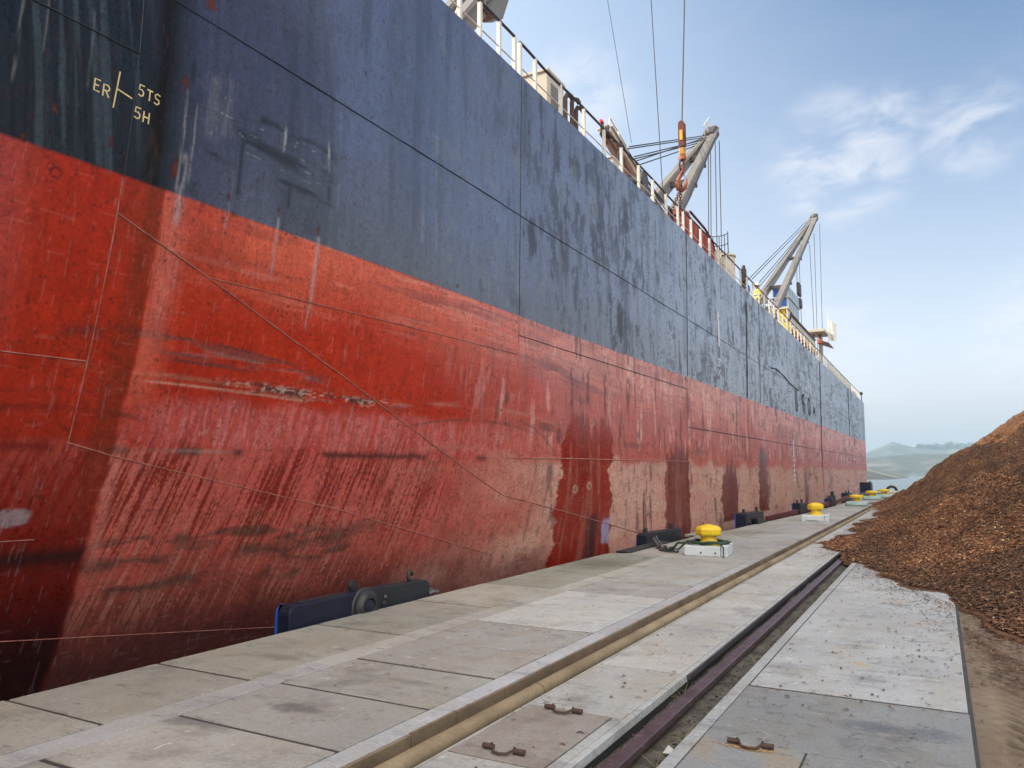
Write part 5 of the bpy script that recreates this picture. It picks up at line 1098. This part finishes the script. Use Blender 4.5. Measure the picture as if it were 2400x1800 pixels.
# individual chips lying over the heap: one mass nobody could count
def chips(n, X, Y, Z, smin, smax, name, flat=False, nrm=None):
    damp = 1.0 if flat else (.50 + .75 * sst(.30, .68, fbm(X * .8 + 9, Y * .5, 421, 4)) * (.75 + .5 * fbm(X * 3, Y * 2.2, 423, 3)))[:, None]
    L_ = RNG.uniform(smin, smax, n); Wd = L_ * RNG.uniform(.22, .5, n); a = RNG.uniform(0, 2 * math.pi, n); tl = RNG.normal(0, .10 if flat else .45, n); rl_ = RNG.normal(0, .1 if flat else .5, n)
    if nrm is None: nrm = np.zeros((n, 3)); nrm[:, 2] = 1
    t0 = np.stack([np.cos(a), np.sin(a), tl], -1); t0 -= nrm * (t0 * nrm).sum(1, keepdims=True) * .8; t0 /= np.linalg.norm(t0, axis=1, keepdims=True)
    s0 = np.cross(nrm, t0); s0[:, 2] += rl_; s0 /= np.linalg.norm(s0, axis=1, keepdims=True)
    up_ = np.cross(t0, s0)
    P = np.stack([X, Y, Z], -1) + nrm * (.004 if flat else .012)
    l, w = (t0 * L_[:, None] / 2), (s0 * Wd[:, None] / 2); bow = up_ * (L_ * .12)[:, None]
    vs = np.stack([P - l - w * .6, P + w * -1.0 + bow, P + l - w * .5, P + l + w * .6, P + w + bow, P - l + w * .5], 1).reshape(-1, 3)
    i = np.arange(n)[:, None] * 6; F = np.concatenate([i + np.array([[0, 1, 4, 5]]), i + np.array([[1, 2, 3, 4]])], 1).reshape(-1, 4)
    me = bpy.data.meshes.new(name); me.vertices.add(len(vs)); me.vertices.foreach_set('co', vs.ravel()); me.loops.add(F.size); me.loops.foreach_set('vertex_index', F.ravel().astype(np.int32))
    me.polygons.add(len(F)); me.polygons.foreach_set('loop_start', np.arange(0, F.size, 4).astype(np.int32)); me.update(calc_edges=True)
    pal = np.array([(.055, .021, .009), (.135, .053, .021), (.215, .088, .033), (.30, .125, .046), (.40, .19, .075), (.55, .36, .20)]); pr_ = [.20, .26, .24, .17, .10, .03]
    if flat: pr_ = [.58, .26, .10, .04, .02, 0]
    cc_ = pal[RNG.choice(6, n, p=pr_)] * RNG.uniform(.75, 1.25, (n, 1)) * damp; cc_ = np.repeat(np.concatenate([cc_, np.ones((n, 1))], 1), 6, 0).astype(np.float32)
    at_ = me.color_attributes.new('chip', 'FLOAT_COLOR', 'POINT'); at_.data.foreach_set('color', cc_.ravel())
    me.materials.append(M['chip']); o = bpy.data.objects.new(name, me); COL.objects.link(o); return o
m, T, b = new_mat('wood_chip'); a_ = T.nodes.new('ShaderNodeAttribute'); a_.attribute_name = 'chip'; T.links.new(a_.outputs['Color'], b.inputs['Base Color']); b.inputs['Roughness'].default_value = .85; M['chip'] = m
n = 480000; t = RNG.uniform(0, 1, n); Y = 7 + 55 * t ** 1.75; X = toe_x(Y) - .3 + RNG.uniform(0, 1, n) ** 1.15 * (3.2 + .10 * Y)
H = pile_h(X, Y); hx = (pile_h(X + .05, Y) - H) / .05; hy = (pile_h(X, Y + .05) - H) / .05
ok = (H > .002) & (np.abs(hx) < 4) & (np.abs(hy) < 4); X, Y, H, hx, hy = X[ok], Y[ok], H[ok], hx[ok], hy[ok]
nr = np.stack([-hx, -hy, np.ones_like(hx)], -1); nr /= np.linalg.norm(nr, axis=1, keepdims=True)
sc_ = 1
co = chips(len(X), X, Y, H + RNG.uniform(0, .02, len(X)), .017, .064, 'bark_chips', nrm=nr)
tag(po, kind='stuff'); tag(co, kind='stuff')
# strays on the concrete and in front of the toe
n = 9000; Y = 7.5 + 38 * RNG.uniform(0, 1, n) ** 1.5; off_ = .25 - np.abs(RNG.exponential(.36, n)); X = toe_x(Y) + off_
n2 = 210; Y2 = 6 + RNG.exponential(3.2, n2); X2 = RNG.uniform(-1.4, .05, n2); n3 = 90; Y3 = RNG.uniform(3.5, 14, n3); X3 = RNG.uniform(-2.7, -2.05, n3); n4 = 24; Y4 = RNG.uniform(4, 12, n4); X4 = RNG.uniform(-4.7, -3.4, n4)
X = np.concatenate([X, X2, X3, X4]); Y = np.concatenate([Y, Y2, Y3, Y4]); n5 = 3500; X5 = RNG.uniform(.15, 3, n5); Y5 = toe_y(X5) - RNG.exponential(.7, n5); X = np.concatenate([X, X5]); Y = np.concatenate([Y, Y5])
ok = ((X < -3.2) | ((X > -2.7) & (X < -2.02)) | ((X > -1.42) & (X < .08)) | (X > .14)) & (Y < 50) & (Y > 3); X, Y = X[ok], Y[ok]
tag(chips(len(X), X, Y, np.where(X > .1, -.022, .006), .015, .05, 'loose_chips', flat=True), kind='stuff')
# sandy yard with tyre tread marks
xs = np.concatenate([np.linspace(.11, 3.2, 190), np.linspace(3.3, 14, 40), np.linspace(15, 400, 30)]); ysp = np.concatenate([np.linspace(-60, 1.8, 30), np.linspace(2, 16, 560), np.linspace(16.2, 70, 60)])
GX, GY = np.meshgrid(xs, ysp, indexing='ij')
trk = sst(.22, .30, GX) * sst(1.15, 1.0, GX) + sst(1.6, 1.7, GX) * sst(2.5, 2.4, GX)
tw = GY * 5.2 + 3.4 * GX + .30 * np.sin(GX * 16) + 1.1 * (fbm(GX * 2.5, GY * 2.5, 505, 3) - .5); tread = .6 - 2.2 * np.exp(-((tw - np.floor(tw) - .5) / .14) ** 2)
GZ = -.035 + (fbm(GX * .7, GY * .7, 501, 4) - .5) * .05 * sst(.1, .5, GX) + (fbm(GX * 8, GY * 8, 503, 4) - .5) * .018 + .026 * trk * tread * sst(.34, .5, fbm(GX * 2.2, GY * 1.1, 507, 3)) * sst(13, 8, GY) - .012 * trk
gm = grid_mesh('yard_ground', GX, GY, GZ)
for p in gm.polygons: p.use_smooth = True
m, T, b = new_mat('yard_dirt'); tcc = T.nodes.new('ShaderNodeTexCoord'); v = tcc.outputs['Object']
c = mixc(T, mrange(T, noise(T, v, .8, 5, .6), .35, .65), (.21, .155, .105), (.15, .105, .068)); c = mixc(T, mrange(T, noise(T, v, 9, 5, .7), .5, .7, 0, .6), c, (.10, .065, .04)); c = mixc(T, mrange(T, noise(T, v, 60, 3, .6), .6, .7, 0, .5), c, (.28, .22, .16))
T.links.new(c, b.inputs['Base Color']); b.inputs['Roughness'].default_value = .95; bump(T, b, noise(T, v, 45, 5, .7), .7, .012); gm.materials.append(m)
go = bpy.data.objects.new('yard_ground', gm); COL.objects.link(go); tag(go, kind='structure')

# ------------------------------------------------------------------ water, hills, air
m, T, b = new_mat('harbour_water'); tcc = T.nodes.new('ShaderNodeTexCoord'); v = tcc.outputs['Object']
b.inputs['Base Color'].default_value = (.05, .08, .085, 1); b.inputs['Roughness'].default_value = .12; bump(T, b, noise(T, v, .5, 4, .6, (1, 2.5, 1)), .5, .4)
tag(obj('water', MB().add([(-3500, -900, -2.2), (3500, -900, -2.2), (3500, 4200, -2.2), (-3500, 4200, -2.2)], [(0, 1, 2, 3)]), m), kind='structure')
m, T, b = new_mat('hill_scrub'); tcc = T.nodes.new('ShaderNodeTexCoord'); v = tcc.outputs['Object']
c = mixc(T, mrange(T, noise(T, v, .05, 6, .7), .4, .6), (.035, .05, .035), (.085, .085, .065)); c = mixc(T, mrange(T, noise(T, v, .012, 4, .6), .52, .64, 0, .7), c, (.24, .22, .17))
T.links.new(c, b.inputs['Base Color']); b.inputs['Roughness'].default_value = .95; bump(T, b, noise(T, v, .25, 5, .7), 1, 2.0)
def hill(name, cx_, cy_, rx, ry, prof, seed, nx=90, ny_=40, rough=.25):
    """a range that lies across the view: prof gives crest heights along x"""
    u = np.linspace(-1, 1, nx); w = np.linspace(-1, 1, ny_); U, Wd = np.meshgrid(u, w, indexing='ij'); X = cx_ + U * rx; Y = cy_ + Wd * ry
    cr_ = np.interp(X, [p[0] for p in prof], [p[1] for p in prof]); sh = np.maximum(0, 1 - Wd ** 2) ** .9
    Z = -3 + (cr_ + 3) * sh * (1 - rough + 2 * rough * fbm(U * 9, Wd * 5 + 3, seed, 5)) * np.clip((1 - np.abs(U)) * 12, 0, 1)
    me = grid_mesh(name, X, Y, Z); me.materials.append(M['scrub'])
    for p in me.polygons: p.use_smooth = True
    o = bpy.data.objects.new(name, me); COL.objects.link(o); tag(o, kind='structure'); return o
M['scrub'] = m
hill('hills', -160, 2150, 1300, 330, [(-1460, 10), (-380, 22), (-190, 40), (-160, 46), (-95, 76), (-50, 60), (0, 54), (90, 60), (360, 45), (1100, 18)], 601, 220, 50, .10)
hill('near_shore_hills', -110, 1250, 760, 200, [(-870, 8), (-240, 13), (-110, 19), (-55, 24), (0, 26), (90, 25), (640, 12)], 603, 180, 40, .16)
hill('bank', -200, 600, 190, 170, [(-390, 8), (-110, 12), (-60, 9.5), (-44, 4.5), (-28, 0), (-18, -2)], 605, 90, 40, .15)
# wood on the crest
fo, T, b = new_mat('far_foliage'); oi = T.nodes.new('ShaderNodeTexCoord'); T.links.new(mixc(T, mrange(T, noise(T, oi.outputs['Object'], .3, 4, .6), .35, .65), (.03, .05, .02), (.09, .11, .05)), b.inputs['Base Color']); b.inputs['Roughness'].default_value = .9
mb = MB()
for k in range(90):
    x = random.uniform(-40, 180); y0_ = 2100 + random.uniform(-30, 30); hgt = random.uniform(11, 21); zb = 52 + random.uniform(-3, 3)
    for q in range(60):
        a, e_ = random.uniform(0, 6.3), random.uniform(-1, 1); rr = hgt * .5 * random.random() ** .4; c = Vector((x + rr * math.cos(a) * math.sqrt(1 - e_ * e_) * 1.1, y0_ + rr * math.sin(a) * math.sqrt(1 - e_ * e_), zb + hgt * .5 + rr * e_)); s = random.uniform(1.0, 2.4)
        d1 = Vector((random.gauss(0, 1), random.gauss(0, 1), random.gauss(0, 1))).normalized() * s; d2 = d1.orthogonal().normalized() * s
        mb.add([c - d1, c + d2, c + d1, c - d2], [(0, 1, 2, 3)])
tag(obj('far_wood', mb, fo), kind='stuff')
hz = bpy.data.materials.new('haze_air'); hz.use_nodes = True; T = hz.node_tree; T.nodes.clear(); o_ = T.nodes.new('ShaderNodeOutputMaterial'); pv = T.nodes.new('ShaderNodeVolumePrincipled'); T.links.new(pv.outputs[0], o_.inputs['Volume'])
pv.inputs['Color'].default_value = (.50, .66, .80, 1); pv.inputs['Density'].default_value = .00042; pv.inputs['Anisotropy'].default_value = .2
hob = obj('haze', MB().box(-2000, 2000, -140, 2700, -6.0, 92), hz); tag(hob, kind='stuff')
